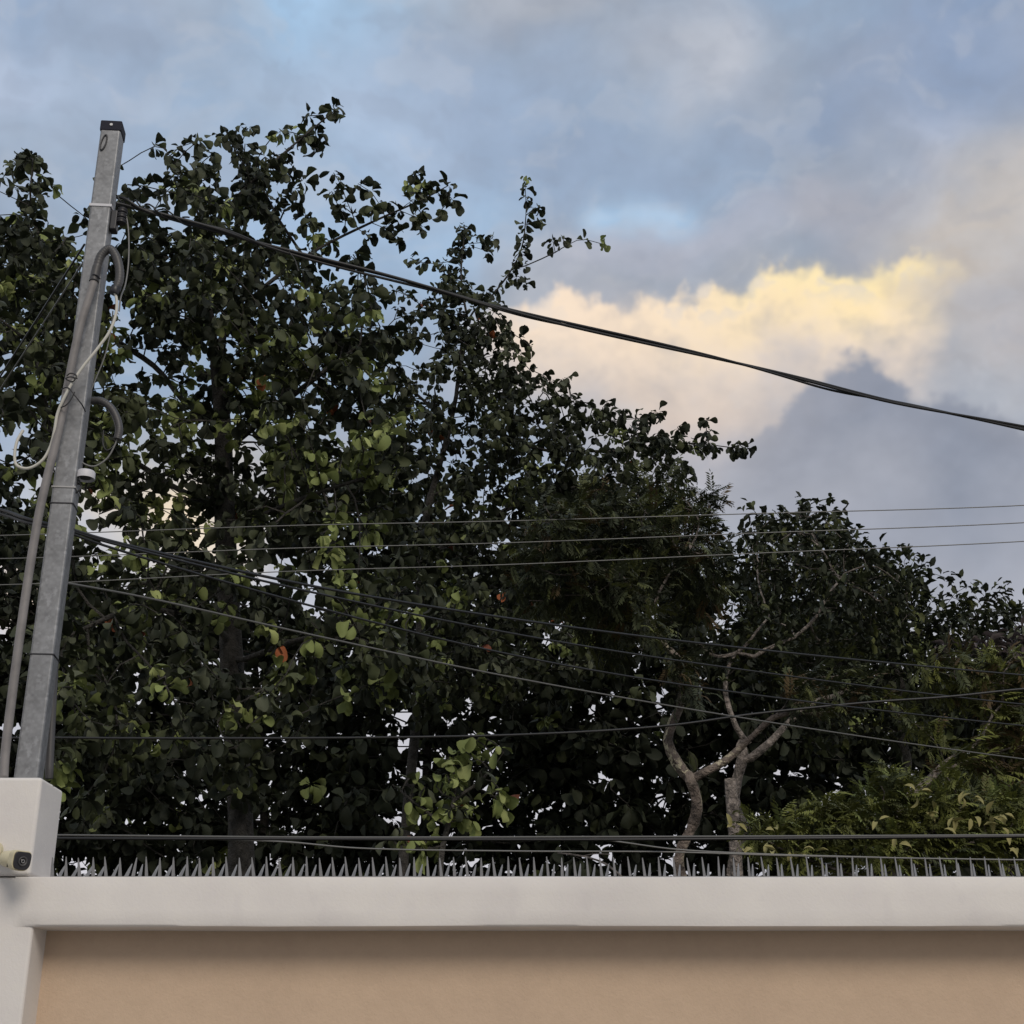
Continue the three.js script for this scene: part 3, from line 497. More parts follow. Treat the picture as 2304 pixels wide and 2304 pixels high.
// ---------------------------------------------------------------- growing a tree
/** Grows boughs from given limbs (lists of points, the first the trunk, a later one starting on an earlier) into the crown's lobes, by letting every point of the crown draw the nearest bough to it. */
function grow(o) {
  const R = rng(o.seed), step = o.step ?? 0.3, kill = o.kill ?? 0.5, nodes = [], parent = [], kids = [];
  const add = (p, q) => { nodes.push(p); parent.push(q); kids.push([]); if (q >= 0) kids[q].push(nodes.length - 1); return nodes.length - 1; };
  const least = [];
  o.limbs.forEach((limb, li) => {
    const len = limb.reduce((s, p, i) => s + (i ? p.distanceTo(limb[i - 1]) : 0), 0), pts = limb.length > 2 ? curve(limb, Math.max(4, Math.ceil(len / step))) : [0, 0.25, 0.5, 0.75, 1].map((t) => limb[0].clone().lerp(limb[1], t));
    if (o.gnarl) pts.forEach((p, i) => { if (i && i < pts.length - 1) { p.x += o.gnarl * noise3(p.y * 2.6, p.x * 2.6, li * 7.3); p.y += o.gnarl * 0.6 * noise3(p.x * 3.1, 4 + p.y * 2.2, li * 5.1); p.z += o.gnarl * noise3(p.y * 2.2, 9, li * 3.7 + p.x * 2); } });
    let at0 = -1;
    if (li) { let best = 1e9; nodes.forEach((n, i) => { const d = n.distanceToSquared(pts[0]); if (d < best) { best = d; at0 = i; } }); }
    const sz = o.sizes?.[li];
    pts.forEach((p, i) => { if (i || !li) { at0 = add(p.clone(), at0); if (sz) least[at0] = mix(sz[0], sz[1], i / (pts.length - 1)) * (1 + 0.16 * noise3(i * 0.8, li * 3, 7)); } });
  });
  const pull = [];
  for (const b of o.lobes) { const [c, r, depth, dens] = b, n = Math.max(2, Math.round((o.density ?? 1) * (dens ?? 1) * 10 * r * r * (1 + depth))); for (let i = 0; i < n; i++) { const v = ball(R); pull.push(V(c.x + v.x * r, c.y + v.y * r, c.z + v.z * depth)); } }
  const alive = pull.map(() => true), near = pull.map(() => -1), dist = pull.map(() => 1e9);
  const meet = (i) => { const n = nodes[i]; for (let k = 0; k < pull.length; k++) if (alive[k]) { const d = n.distanceToSquared(pull[k]); if (d < dist[k]) { dist[k] = d; near[k] = i; } if (d < kill * kill) alive[k] = false; } };
  const from = o.bare ?? 0;                                               // the lowest share of the trunk puts out no boughs
  for (let i = 0; i < nodes.length; i++) if (nodes[i].y > from) meet(i);
  for (let it = 0; it < 160; it++) {
    const sum = new Map();
    for (let k = 0; k < pull.length; k++) if (alive[k] && near[k] >= 0) { const d = pull[k].clone().sub(nodes[near[k]]).normalize(); sum.has(near[k]) ? sum.get(near[k]).add(d) : sum.set(near[k], d); }
    if (!sum.size) break;
    let grew = 0;
    for (const [i, d] of sum) {
      if (kids[i].length > 4) { for (let k = 0; k < pull.length; k++) if (near[k] === i) alive[k] = false; continue; }
      const dir = d.normalize().add(ball(R).multiplyScalar(0.25));
      if (parent[i] >= 0) dir.addScaledVector(nodes[i].clone().sub(nodes[parent[i]]).normalize(), 0.35);
      dir.y += o.rise ?? 0.05; dir.normalize();
      const p = nodes[i].clone().addScaledVector(dir, step);
      if (kids[i].some((c) => nodes[c].distanceTo(p) < step * 0.25)) { for (let k = 0; k < pull.length; k++) if (near[k] === i && alive[k] && R() < 0.5) alive[k] = false; continue; }
      meet(add(p, i)); grew++;
    }
    if (!grew && it > 100) break;
  }
  // thickness: a bough carries the sum of what it bears
  const rad = nodes.map(() => 0), E = o.exponent ?? 2.4, tip = o.tip ?? 0.006;
  for (let i = nodes.length - 1; i >= 0; i--) { rad[i] = kids[i].length ? Math.pow(kids[i].reduce((s, c) => s + Math.pow(rad[c], E), 0), 1 / E) : tip; if (o.most) rad[i] = Math.min(rad[i], o.most); if (least[i]) rad[i] = o.sized ? least[i] : Math.max(rad[i], least[i]); }
  return { nodes, parent, kids, rad, R };
}
function wood(tree, g, bark, o) {
  const { nodes, kids, rad } = g, twigs = [], limbs = [];
  const chains = [[0, -1]];
  while (chains.length) {
    const [start, par] = chains.pop(), pts = [], rs = [];
    if (par >= 0) { pts.push(nodes[par]); rs.push(Math.min(rad[par], rad[start] * 1.1)); }
    let i = start;
    for (;;) {
      pts.push(nodes[i]); rs.push(rad[i]);
      if (!kids[i].length) break;
      let big = kids[i][0]; for (const c of kids[i]) if (rad[c] > rad[big]) big = c;
      for (const c of kids[i]) if (c !== big) chains.push([c, i]);
      i = big;
    }
    if (pts.length < 2) continue;
    const r0 = rs[par >= 0 ? 1 : 0], geo = tube(pts, rs, r0 > 0.06 ? 10 : r0 > 0.02 ? 6 : 4, false);
    if (par < 0) part('trunk', geo, bark, tree).position.sub(tree.position);
    else if (r0 > (o.limbFrom ?? 0.045)) limbs.push([r0, geo]); else twigs.push(geo);
  }
  limbs.sort((a, b) => b[0] - a[0]).forEach(([, geo], i) => { if (i < 40) part('branch', geo, bark, tree).position.sub(tree.position); else twigs.push(geo); });
  if (twigs.length) part('twig', mergeGeometries(twigs), o.twigBark ?? bark, tree, 'stuff').position.sub(tree.position);
}
const eye = V(0, EYE, 0);
/** Leaves: the ones that show largest become parts of their own, the rest one mass. */
function foliage(tree, leaves, singles) {
  const cells = new Map(), camInv = new THREE.Matrix4().makeRotationX(-PITCH), v = V();
  leaves.forEach((l, i) => {
    v.copy(l.p).sub(eye).applyMatrix4(camInv); if (v.z > -1) return;
    const x = v.x / -v.z * FOCAL + 1152, y = 1152 - v.y / -v.z * FOCAL; if (x < 10 || x > 2290 || y < 10 || y > 1960) return;
    l.size = l.L / -v.z; const key = Math.floor(x / 34) * 1000 + Math.floor(y / 34), b = cells.get(key); if (b === undefined || leaves[b].d > -v.z) { l.d = -v.z; cells.set(key, i); }
  });
  const front = singles ? [...cells.values()].sort((a, b) => leaves[b].size - leaves[a].size).slice(0, singles) : [], chosen = new Set(front);
  for (const i of front) { const l = leaves[i], m = part('leaf', l.shape, toneMat[l.tone], tree); l.matrix.clone().premultiply(new THREE.Matrix4().makeTranslation(-tree.position.x, -tree.position.y, -tree.position.z)).decompose(m.position, m.quaternion, m.scale); }
  const rest = leaves.filter((_, i) => !chosen.has(i));
  if (rest.length) part('foliage', massOf(rest), leafMat, tree, 'stuff').position.sub(tree.position);
}
/** Whorls of large leaves at the shoot tips, as the sea almond has. */
function whorls(g, o) {
  const { nodes, parent, kids, rad, R } = g, out = [];
  for (let i = 0; i < nodes.length; i++) {
    if (parent[i] < 0 || rad[i] > (o.upTo ?? 0.02) || nodes[i].y < (o.above ?? 0)) continue;
    const isTip = !kids[i].length; if (!isTip && R() > (o.side ?? 0.3)) continue;
    const axis = nodes[i].clone().sub(nodes[parent[i]]).normalize(); axis.y += o.level ?? 0.8; axis.normalize();
    const n = Math.round(mix(o.least ?? 5, o.most ?? 9, R())), young = R() < (o.young ?? 0.2) * (nodes[i].y > 10.5 ? 0.3 : 1), base = pick(R, o.tones);
    const u = V().crossVectors(axis, V(0.3, 0.1, 1)).normalize(), w = V().crossVectors(axis, u), turn = R() * 6.28;
    for (let k = 0; k < n; k++) {
      const a = turn + k * 2.4, el = -0.1 + R() * 0.5, dir = u.clone().multiplyScalar(Math.cos(a)).addScaledVector(w, Math.sin(a)).addScaledVector(axis, el).addScaledVector(WIND, o.wind ?? 0.5);
      dir.y -= 0.25 + R() * 0.3; dir.normalize();
      const up = V(0, 1, 0).add(ball(R).multiplyScalar(0.7)), L = o.size * (0.5 + R() * 0.75) * (young ? 0.95 : 1), p = nodes[i].clone().addScaledVector(axis, (R() - 0.6) * 0.10).addScaledVector(dir, L * 0.12);
      const t = R(), tone = t < (o.rust ?? 0.006) ? 'orange' : t < (o.rust ?? 0.006) * 2 ? 'rust' : young ? (R() < 0.75 ? 'light' : 'lime') : R() < 0.6 ? base : pick(R, o.tones);
      out.push(placed(BIG[Math.floor(R() * BIG.length)], p, dir, up, L, L * (0.5 + R() * 0.14), tone, 0.75 + R() * 0.5));
    }
  }
  return out;
}
/** Small leaves or feathers scattered along the thin shoots. */
function sprays(g, o, shapes) {
  const { nodes, parent, rad, R } = g, out = [];
  for (let i = 0; i < nodes.length; i++) {
    if (parent[i] < 0 || rad[i] > (o.upTo ?? 0.016) || nodes[i].y < (o.above ?? 0)) continue;
    const axis = nodes[i].clone().sub(nodes[parent[i]]).normalize(), tone = pick(R, o.tones);
    for (let k = 0; k < (o.count ?? 8); k++) {
      const dir = ball(R).normalize().addScaledVector(axis, 0.7).addScaledVector(WIND, o.wind ?? 0.6); dir.y -= o.hang ?? 0.1; dir.normalize();
      const L = o.size * (0.6 + R() * 0.7), p = nodes[i].clone().addScaledVector(ball(R), o.spread ?? 0.18);
      out.push(placed(shapes[Math.floor(R() * shapes.length)], p, dir, V(0, 1, 0).add(ball(R).multiplyScalar(0.6)), L, L * (o.width ?? 0.5), R() < 0.65 ? tone : pick(R, o.tones), 0.7 + R() * 0.6));
    }
  }
  return out;
}
/** Crown lobes from [x, y, radius in 1932-view pixels, shift in depth, thickness in depth over radius, density]. */
const lobesAt = (d, list) => list.map(([x, y, r, dz = 0, flat = 1, dens = 1]) => { const c = Q(x, y, d + dz), rr = r / 2625 * c.clone().sub(eye).length(); return [c, rr, rr * (flat > 1 ? flat * 1.8 : 1), dens]; });
function trunkTo(list, d, foot) { const p = list.map(([x, y, dz = 0]) => Q(x, y, d + dz)); if (foot) { const b = p[0].clone(); b.y = 0; b.x += foot; p.unshift(V(b.x, -0.1, b.z)); } return p; }

const ALMOND = [['dark', 0.38], ['deep', 0.22], ['olive', 0.28], ['grey', 0.12]];
function almond(label, d, trunk, limbs, lobes, o) {
  lobes = lobes.map(([x, y, r, dz = 0, flat = 1]) => [x, y, r, dz, flat, y < 480 ? (x < 470 ? (o.open ?? 1) : (o.openRight ?? 1)) : 1]);
  const all = [trunkTo(trunk, d, 0.05), ...limbs.map((l) => trunkTo(l, d))];
  const g = grow({ seed: o.seed, limbs: all, lobes: lobesAt(d, lobes), step: o.step ?? 0.24, kill: o.kill ?? 0.28, density: o.density ?? 14, bare: 3.5, most: o.thick ?? 0.2, exponent: 2.5, tip: 0.0075, sizes: o.sizes });
  const tree = thing('almond_tree', V(all[0][0].x, 0, all[0][0].z)); tag(tree, label, 'tree');
  wood(tree, g, darkBark, {});
  const leaves = whorls(g, { size: 0.2, tones: ALMOND, above: 3.2, ...o.leaf });
  foliage(tree, leaves, o.singles ?? 300);
  return tree;
}

// the tall almond tree behind the pole
almond('tall dark sea almond tree with large leaves, right behind the metal pole', 17, [[455, 1640], [440, 1300], [425, 1000], [420, 800], [410, 680]], [
  [[410, 690], [395, 560], [385, 450], [350, 340], [310, 280]], [[385, 460], [440, 380, -0.4], [500, 320, -0.5], [570, 260, -0.4], [632, 208, -0.3]], [[410, 640], [500, 540, 0.6], [600, 470, 0.8], [700, 420, 0.8], [800, 375, 0.9], [846, 350, 0.9]],
  [[420, 800], [350, 760, 0.8], [290, 690, 1.2], [190, 620, 0.8], [100, 500, -0.4], [60, 400, -0.8], [62, 300, -0.8]], [[425, 850], [560, 740, -1.5], [680, 650, -1.8]], [[425, 950], [340, 925, 0.8], [250, 870, 0.6], [100, 820, -1.4]], [[430, 1000], [600, 930, -2], [760, 880, -2.2]], [[440, 1200], [250, 1150, -2.4], [130, 1200, -2.6]], [[440, 1250], [640, 1200, -2], [800, 1250, -2.4]],
  [[540, 440, 0.4], [480, 330, 0.6], [430, 260, 0.7]],
], [
  [60, 290, 24], [20, 345, 34], [88, 365, 22], [55, 430, 42, 0, 2], [20, 520, 60, 0, 3], [98, 492, 24, 0, 2], [60, 600, 70, -1, 3], [172, 345, 14, 0.5], [158, 398, 12, 0.3], [215, 492, 34, 1, 1.3], [265, 418, 24, 0.5],
  [304, 272, 12], [345, 300, 18], [360, 262, 24], [400, 262, 12], [436, 262, 16], [430, 330, 45, 0, 2], [355, 350, 32, 0, 1.3], [490, 232, 16], [528, 250, 24], [515, 300, 28], [572, 240, 20], [605, 225, 16], [636, 208, 9], [592, 280, 20], [560, 330, 16],
  [480, 390, 58, 0, 2], [385, 430, 60, 0, 2], [300, 442, 32, 0, 1.3], [560, 400, 40, 0.4, 2], [640, 335, 28, 0.5], [640, 390, 34, 0.6], [700, 360, 34, 0.8], [720, 415, 40, 0.8], [778, 325, 22, 0.9], [775, 385, 30, 0.9], [815, 400, 20, 0.9], [750, 340, 14, 0.9], [835, 345, 12, 0.9], [850, 398, 14, 0.9], [800, 425, 22, 0.9], [740, 455, 20, 0.8], [690, 440, 24, 0.6],
  [300, 520, 75, 0, 2.2], [430, 520, 75, 0, 2.2], [520, 500, 36, 0, 2], [130, 580, 70, -0.6, 2.4], [600, 570, 50, -1, 2.4], [690, 590, 52, -1.4, 2.4], [570, 630, 70, -1.4, 2.4], [440, 630, 80, -1, 2.4], [330, 600, 60, -0.8, 2.4], [180, 650, 55, -1.2, 2.4], [700, 650, 50, -1.6, 2], [60, 720, 80, -1.6, 2.4],
  [350, 930, 55, -0.4, 2], [480, 960, 55, -0.4, 2], [300, 985, 45, -0.4, 2], [420, 1030, 50, -0.5, 2], [475, 830, 45, -0.5, 2], [345, 800, 45, -0.5, 2], [230, 760, 40, -0.6, 2], [240, 940, 45, -1, 2],
  [150, 790, 70, -1.6, 2.2], [400, 760, 40, 0.5, 2], [560, 760, 70, -1, 2.4], [320, 850, 70, -1, 2.2], [200, 900, 50, -2, 2], [60, 880, 70, -2, 2], [680, 790, 70, -1, 2.4], [560, 880, 70, -1, 2.4], [720, 900, 70, -1.4, 2.4], [450, 900, 40, 0.4, 2],
  [150, 1060, 70, -2.2, 2], [300, 1050, 60, -2.2, 2], [520, 1030, 60, -1.6, 2], [660, 1050, 70, -1.6, 2], [420, 1110, 60, -1.8, 2], [160, 1200, 70, -2.4, 2], [320, 1200, 55, -2.2, 2], [620, 1180, 70, -1.8, 2], [760, 1120, 60, -2, 2], [420, 1300, 60, -2.2, 2], [560, 1330, 60, -2.2, 2], [180, 1330, 70, -2.5, 2], [720, 1260, 70, -2, 2], [300, 1380, 60, -2.4, 2], [150, 1480, 50, -2.4, 2], [430, 1420, 50, -2.4, 2],
], { seed: 11, density: 21, open: 0.24, openRight: 0.6, sizes: [[0.17, 0.09]], leaf: { size: 0.208, young: 0.25, side: 0.66, least: 6, most: 10, rust: 0.0012 } });

// the second almond tree, further back, whose sparse bough stands out over the bright cloud
almond('sea almond tree behind the tall one, sparse bough against the bright cloud', 22, [[760, 1640], [790, 1300], [800, 1000], [850, 800], [880, 640]], [
  [[850, 800], [760, 720], [700, 660]], [[860, 740], [885, 600], [935, 550], [980, 480], [992, 410], [990, 335]], [[960, 515], [1040, 480], [1095, 452], [1135, 460]], [[885, 620], [870, 520], [878, 430]], [[820, 930], [980, 850], [1100, 800], [1200, 790]], [[1000, 850], [1180, 850], [1290, 836], [1395, 846]], [[805, 1050], [960, 960], [1150, 900]], [[795, 1200], [900, 1120], [1000, 1080]],
], [
  [990, 335, 12], [1003, 370, 12], [978, 390, 16], [1015, 405, 14], [1040, 440, 16], [1095, 440, 14], [1132, 460, 12], [1060, 480, 18], [985, 440, 14], [930, 455, 16], [915, 480, 12], [960, 500, 18], [1000, 500, 16], [975, 530, 14, 0, 1.5], [840, 470, 22, 0.4], [880, 430, 14, 0.4], [870, 500, 22, 0.3], [800, 500, 16, 0.4], [850, 540, 24, 0.2], [780, 490, 14, 0.3],
  [770, 600, 36, 0.4, 2], [790, 660, 36, 0.4, 2], [730, 680, 18, 0.4], [740, 800, 50, 0.4, 2], [780, 770, 40, 0.4, 2], [850, 590, 45, 0, 2], [930, 620, 40, -0.4, 2], [970, 640, 26, -0.5], [995, 670, 16, -0.5], [900, 680, 55, -0.5, 2], [960, 720, 45, -0.5, 2], [1040, 740, 30, -0.4, 2], [860, 760, 60, 0, 2], [960, 790, 60, -0.5, 2.2], [1060, 790, 45, -0.6, 2], [1130, 770, 20, -0.6], [1150, 820, 45, -0.8, 2], [1060, 860, 55, -0.8, 2.2], [940, 880, 60, -0.6, 2.2], [820, 860, 55, 0, 2.2], [1230, 780, 18, -0.8], [1215, 830, 34, -0.8, 1.5], [1270, 810, 18, -0.8], [1320, 795, 16, -0.8], [1325, 860, 16, -0.8], [1390, 840, 14, -0.8], [1270, 865, 16, -0.8], [1200, 880, 45, -0.8, 2],
  [880, 960, 55, -0.5, 2.2], [1000, 950, 55, -0.8, 2.2], [1110, 930, 55, -1, 2.2], [1260, 920, 45, -1, 2], [820, 1050, 55, -1, 2.2], [920, 1050, 60, -1.2, 2], [1040, 1040, 55, -1.2, 2], [1160, 1000, 50, -1.2, 2], [880, 1160, 60, -1.5, 2], [1000, 1150, 60, -1.5, 2], [820, 1280, 60, -1.5, 2], [940, 1270, 60, -1.5, 2], [1080, 1240, 55, -1.5, 2],
], { seed: 23, density: 17, leaf: { size: 0.195, young: 0.10, side: 0.66, least: 6, most: 10, rust: 0.0012 } });

// a low almond bough in front with pale leaves, and the young almond it belongs to
almond('small almond tree with pale green leaves low above the wall spikes', 14, [[830, 1700], [835, 1600], [850, 1540], [860, 1490]], [
  [[845, 1560], [790, 1520], [740, 1480]], [[855, 1510], [910, 1470], [950, 1420]], [[835, 1600], [790, 1600], [745, 1590]],
], [[860, 1440, 40], [900, 1420, 36], [790, 1480, 36], [745, 1480, 18], [920, 1480, 40], [860, 1520, 45], [800, 1550, 30], [770, 1590, 32], [830, 1610, 28], [940, 1510, 22], [900, 1550, 20]],
  { seed: 37, density: 60, kill: 0.15, step: 0.12, thick: 0.05, singles: 260, leaf: { size: 0.2, young: 0.85, side: 0.1, rust: 0.012, least: 3, most: 6, tones: ALMOND } });

// ---------------------------------------------------------------- the grey limbed trees on the right
function fine(name, label, category, d, trunk, limbs, lobes, o) {
  const all = [trunkTo(trunk, d, 0.03), ...limbs.map((l) => trunkTo(l, d))];
  const g = grow({ seed: o.seed, limbs: all, lobes: lobesAt(d + (o.back ?? 0), lobes), step: o.step ?? 0.22, kill: o.kill ?? 0.3, density: o.density ?? 16, bare: o.bare ?? 3, most: o.thick ?? 0.14, exponent: o.exponent ?? 2.4, tip: 0.005, rise: o.rise, sizes: o.sizes, sized: true, gnarl: o.gnarl ?? 0.09 });
  const tree = thing(name, V(all[0][0].x, 0, all[0][0].z)); tag(tree, label, category);
  wood(tree, g, o.bark ?? grayBark, { limbFrom: 0.03, twigBark: o.twigBark });
  const leaves = sprays(g, { above: 1, ...o.leaf }, o.shapes);
  foliage(tree, leaves, o.singles ?? 0);
  return { tree, g };
}
const DULL = [['dark', 0.42], ['deep', 0.28], ['olive', 0.24], ['moss', 0.06]];
fine('forked_tree', 'tree with pale blotched bark forking into a wide V above the wall', 'tree', 13, [[1290, 1700], [1300, 1600], [1318, 1520], [1305, 1470]], [
  [[1305, 1475], [1278, 1440], [1268, 1400], [1275, 1365], [1285, 1320], [1278, 1262], [1245, 1222], [1222, 1160], [1204, 1110]], [[1308, 1470], [1345, 1445], [1385, 1410], [1430, 1372], [1470, 1352], [1560, 1345], [1600, 1318]], [[1215, 1140], [1185, 1090], [1150, 1060]], [[1222, 1165], [1270, 1090], [1300, 1040]], [[1470, 1352], [1520, 1290], [1600, 1270]],
], [[1150, 1030, 60, 0, 2], [1050, 1030, 70, -0.5, 1.6], [1000, 1090, 50, -0.5, 1.6], [1200, 1040, 60, 0, 2], [1290, 1030, 50, 0.4, 2], [1100, 1120, 60, 0, 1.6], [1320, 1110, 55, 0.5, 1.6], [1160, 1200, 50, 0.6, 1.6], [1250, 960, 50, 0.5, 1.6], [1340, 940, 30, 0.5], [1130, 960, 50, 0.4, 1.6], [1560, 1310, 26, -0.9], [1500, 1320, 20, -0.8], [1610, 1300, 22, -0.9], [1080, 1000, 40, -0.8, 1.2], [1230, 1190, 22, -1.1], [1280, 1255, 20, -1.1], [1205, 1115, 26, -1.1], [1300, 1300, 16, -1.1], [1165, 1080, 34, -1.0]],
{ seed: 51, back: 0.4, sizes: [[0.056, 0.052], [0.060, 0.022], [0.042, 0.016], [0.018, 0.008], [0.016, 0.007], [0.014, 0.006]], bark: lichenBark, twigBark: grayBark, thick: 0.088, exponent: 2.2, density: 60, kill: 0.18, step: 0.14, leaf: { size: 0.19, width: 0.8, count: 8, tones: [['dark', 0.46], ['olive', 0.27], ['brown', 0.09], ['moss', 0.18]], wind: 0.9, spread: 0.15 }, shapes: FEATHER });
fine('straight_tree', 'tree with reddish grey trunk just right of the V fork, limb rising right', 'tree', 14, [[1388, 1700], [1390, 1580], [1396, 1500], [1412, 1440], [1408, 1400]], [
  [[1412, 1440], [1440, 1410], [1480, 1368], [1530, 1330], [1600, 1300]], [[1408, 1405], [1385, 1370], [1370, 1300], [1390, 1240], [1420, 1215], [1446, 1170]], [[1395, 1245], [1470, 1210], [1530, 1172], [1562, 1135], [1580, 1100]], [[1395, 1240], [1345, 1240], [1310, 1200]],
], [[1450, 1070, 50, 0.5, 2], [1520, 1040, 46, 0.5, 2], [1425, 1010, 24, 0.6], [1470, 977, 24, 0.6], [1540, 972, 28, 0.6], [1600, 1070, 28, 0.6, 2], [1640, 1110, 36, 0.6, 2], [1560, 1102, 60, 0.5, 2], [1690, 1140, 28, 0.6, 2], [1640, 1162, 60, 0.6, 2], [1540, 1222, 40, 0.8, 1.4], [1450, 1172, 40, 0.9, 1.4], [1480, 1215, 24, -0.9], [1390, 1290, 22, -0.9], [1590, 1150, 30, -0.9], [1340, 1230, 26, -0.9]],
{ seed: 57, back: 0.7, sizes: [[0.064, 0.055], [0.048, 0.022], [0.034, 0.011], [0.024, 0.010], [0.02, 0.010]], bark: grayBark, thick: 0.085, exponent: 2.2, density: 60, kill: 0.18, step: 0.14, leaf: { size: 0.115, width: 0.5, count: 7, tones: DULL, wind: 0.7 }, shapes: SMALL });
{ const s = thing('cut_post', Q(1383, 1560, 12.6)); s.position.y = 0; const top = Q(1384, 1470, 12.6).y;
  tag(s, 'pale sawn off stump of trunk standing beside the reddish grey trunk', 'stump');
  part('stem', tube([V(0, -0.1, 0), V(0, top * 0.5, 0), V(0.01, top * 0.85, 0), V(0.0, top, 0)], [0.07, 0.06, 0.055, 0.056], 12), grayBark, s); }
fine('dense_tree', 'dense dark small leaved tree at the right, its crown sloping to the edge', 'tree', 20, [[1720, 1700], [1715, 1500], [1700, 1350], [1690, 1200]], [
  [[1700, 1350], [1790, 1260], [1850, 1160], [1890, 1105]], [[1690, 1250], [1600, 1130], [1500, 1000]], [[1690, 1230], [1720, 1120], [1740, 1060]], [[1700, 1300], [1580, 1250], [1460, 1200]],
], [[1500, 985, 30, 0, 2], [1560, 990, 26, 0, 2], [1612, 1042, 30, 0, 2], [1440, 995, 28, 0, 2], [1420, 970, 16], [1545, 942, 10], [1655, 1085, 38, 0, 2], [1700, 1130, 38, 0, 2], [1742, 1145, 34, 0, 2], [1772, 1185, 34, 0, 2], [1826, 1120, 26], [1815, 1105, 20], [1850, 1140, 18], [1886, 1120, 10], [1872, 1190, 34, 0, 2], [1915, 1200, 26], [1830, 1210, 40, 0, 2], [1760, 1230, 60, 0, 2], [1640, 1150, 70, 0, 2], [1540, 1100, 70, 0, 2], [1440, 1090, 60, 0, 2], [1370, 1030, 36, 0, 2], [1500, 1220, 70, 0, 2], [1620, 1250, 70, 0, 2], [1860, 1290, 60, 0, 2], [1720, 1340, 60, 0, 2], [1560, 1350, 60, 0, 2], [1930, 1270, 50, 0, 2], [1400, 1200, 60, 0, 2], [1490, 937, 7], [1515, 947, 9], [1588, 967, 8], [1640, 1015, 9], [1690, 1048, 10], [1748, 1080, 12], [1800, 1087, 9], [1832, 1084, 8], [1845, 1107, 9], [1893, 1110, 5], [1410, 947, 8], [1800, 1165, 40, 0, 1.5], [1852, 1165, 34, 0, 1.5], [1905, 1165, 30, 0, 1.5], [1932, 1200, 36, 0, 1.5], [1752, 1195, 40, 0, 1.5], [1925, 1162, 9]],
{ seed: 63, bark: darkBark, thick: 0.16, density: 40, kill: 0.24, step: 0.2, leaf: { size: 0.15, width: 0.55, count: 6, tones: DULL, wind: 0.8, spread: 0.16 }, shapes: SMALL });
fine('leaning_tree', 'slender leaning tree with feathery yellowish leaves at the right edge', 'tree', 11.5, [[1670, 1700], [1690, 1580], [1722, 1510], [1770, 1460]], [
  [[1725, 1505], [1765, 1462], [1800, 1425], [1835, 1385], [1890, 1330]], [[1725, 1508], [1790, 1455], [1850, 1425], [1910, 1410]], [[1700, 1560], [1640, 1590], [1580, 1540]],
], [[1900, 1440, 45, 0, 1.4], [1925, 1380, 40, 0, 1.4], [1900, 1510, 45, 0, 1.4], [1860, 1290, 40, 0, 1.4], [1800, 1270, 34, 0, 1.4], [1750, 1270, 26, 0], [1910, 1300, 40, 0, 1.4], [1930, 1560, 40], [1660, 1320, 14]],
{ seed: 71, back: 0.3, sizes: [[0.036, 0.03], [0.022, 0.009], [0.018, 0.008], [0.012, 0.006]], bark: grayBark, thick: 0.036, exponent: 2.1, density: 120, kill: 0.13, step: 0.11, leaf: { size: 0.17, width: 0.8, count: 8, tones: [['moss', 0.35], ['fern', 0.3], ['brown', 0.2], ['olive', 0.15]], wind: 0.7, spread: 0.10, hang: 0.25 }, shapes: FEATHER });
fine('mauve_shrub', 'shrub with dull mauve grey slender leaves high at the right edge', 'shrub', 12.5, [[1900, 1700], [1890, 1500], [1870, 1330], [1860, 1270]], [[[1870, 1330], [1910, 1270], [1935, 1240]], [[1865, 1290], [1800, 1240], [1780, 1230]]],
[[1860, 1240, 30], [1900, 1250, 34], [1810, 1235, 24], [1925, 1225, 24], [1880, 1215, 20], [1830, 1220, 14]],
{ seed: 77, bark: grayBark, thick: 0.03, density: 140, kill: 0.11, step: 0.1, leaf: { size: 0.15, width: 0.3, count: 7, tones: [['mauve', 0.6], ['grey', 0.3], ['olive', 0.1]], wind: 0.8, spread: 0.1 }, shapes: SLIM });
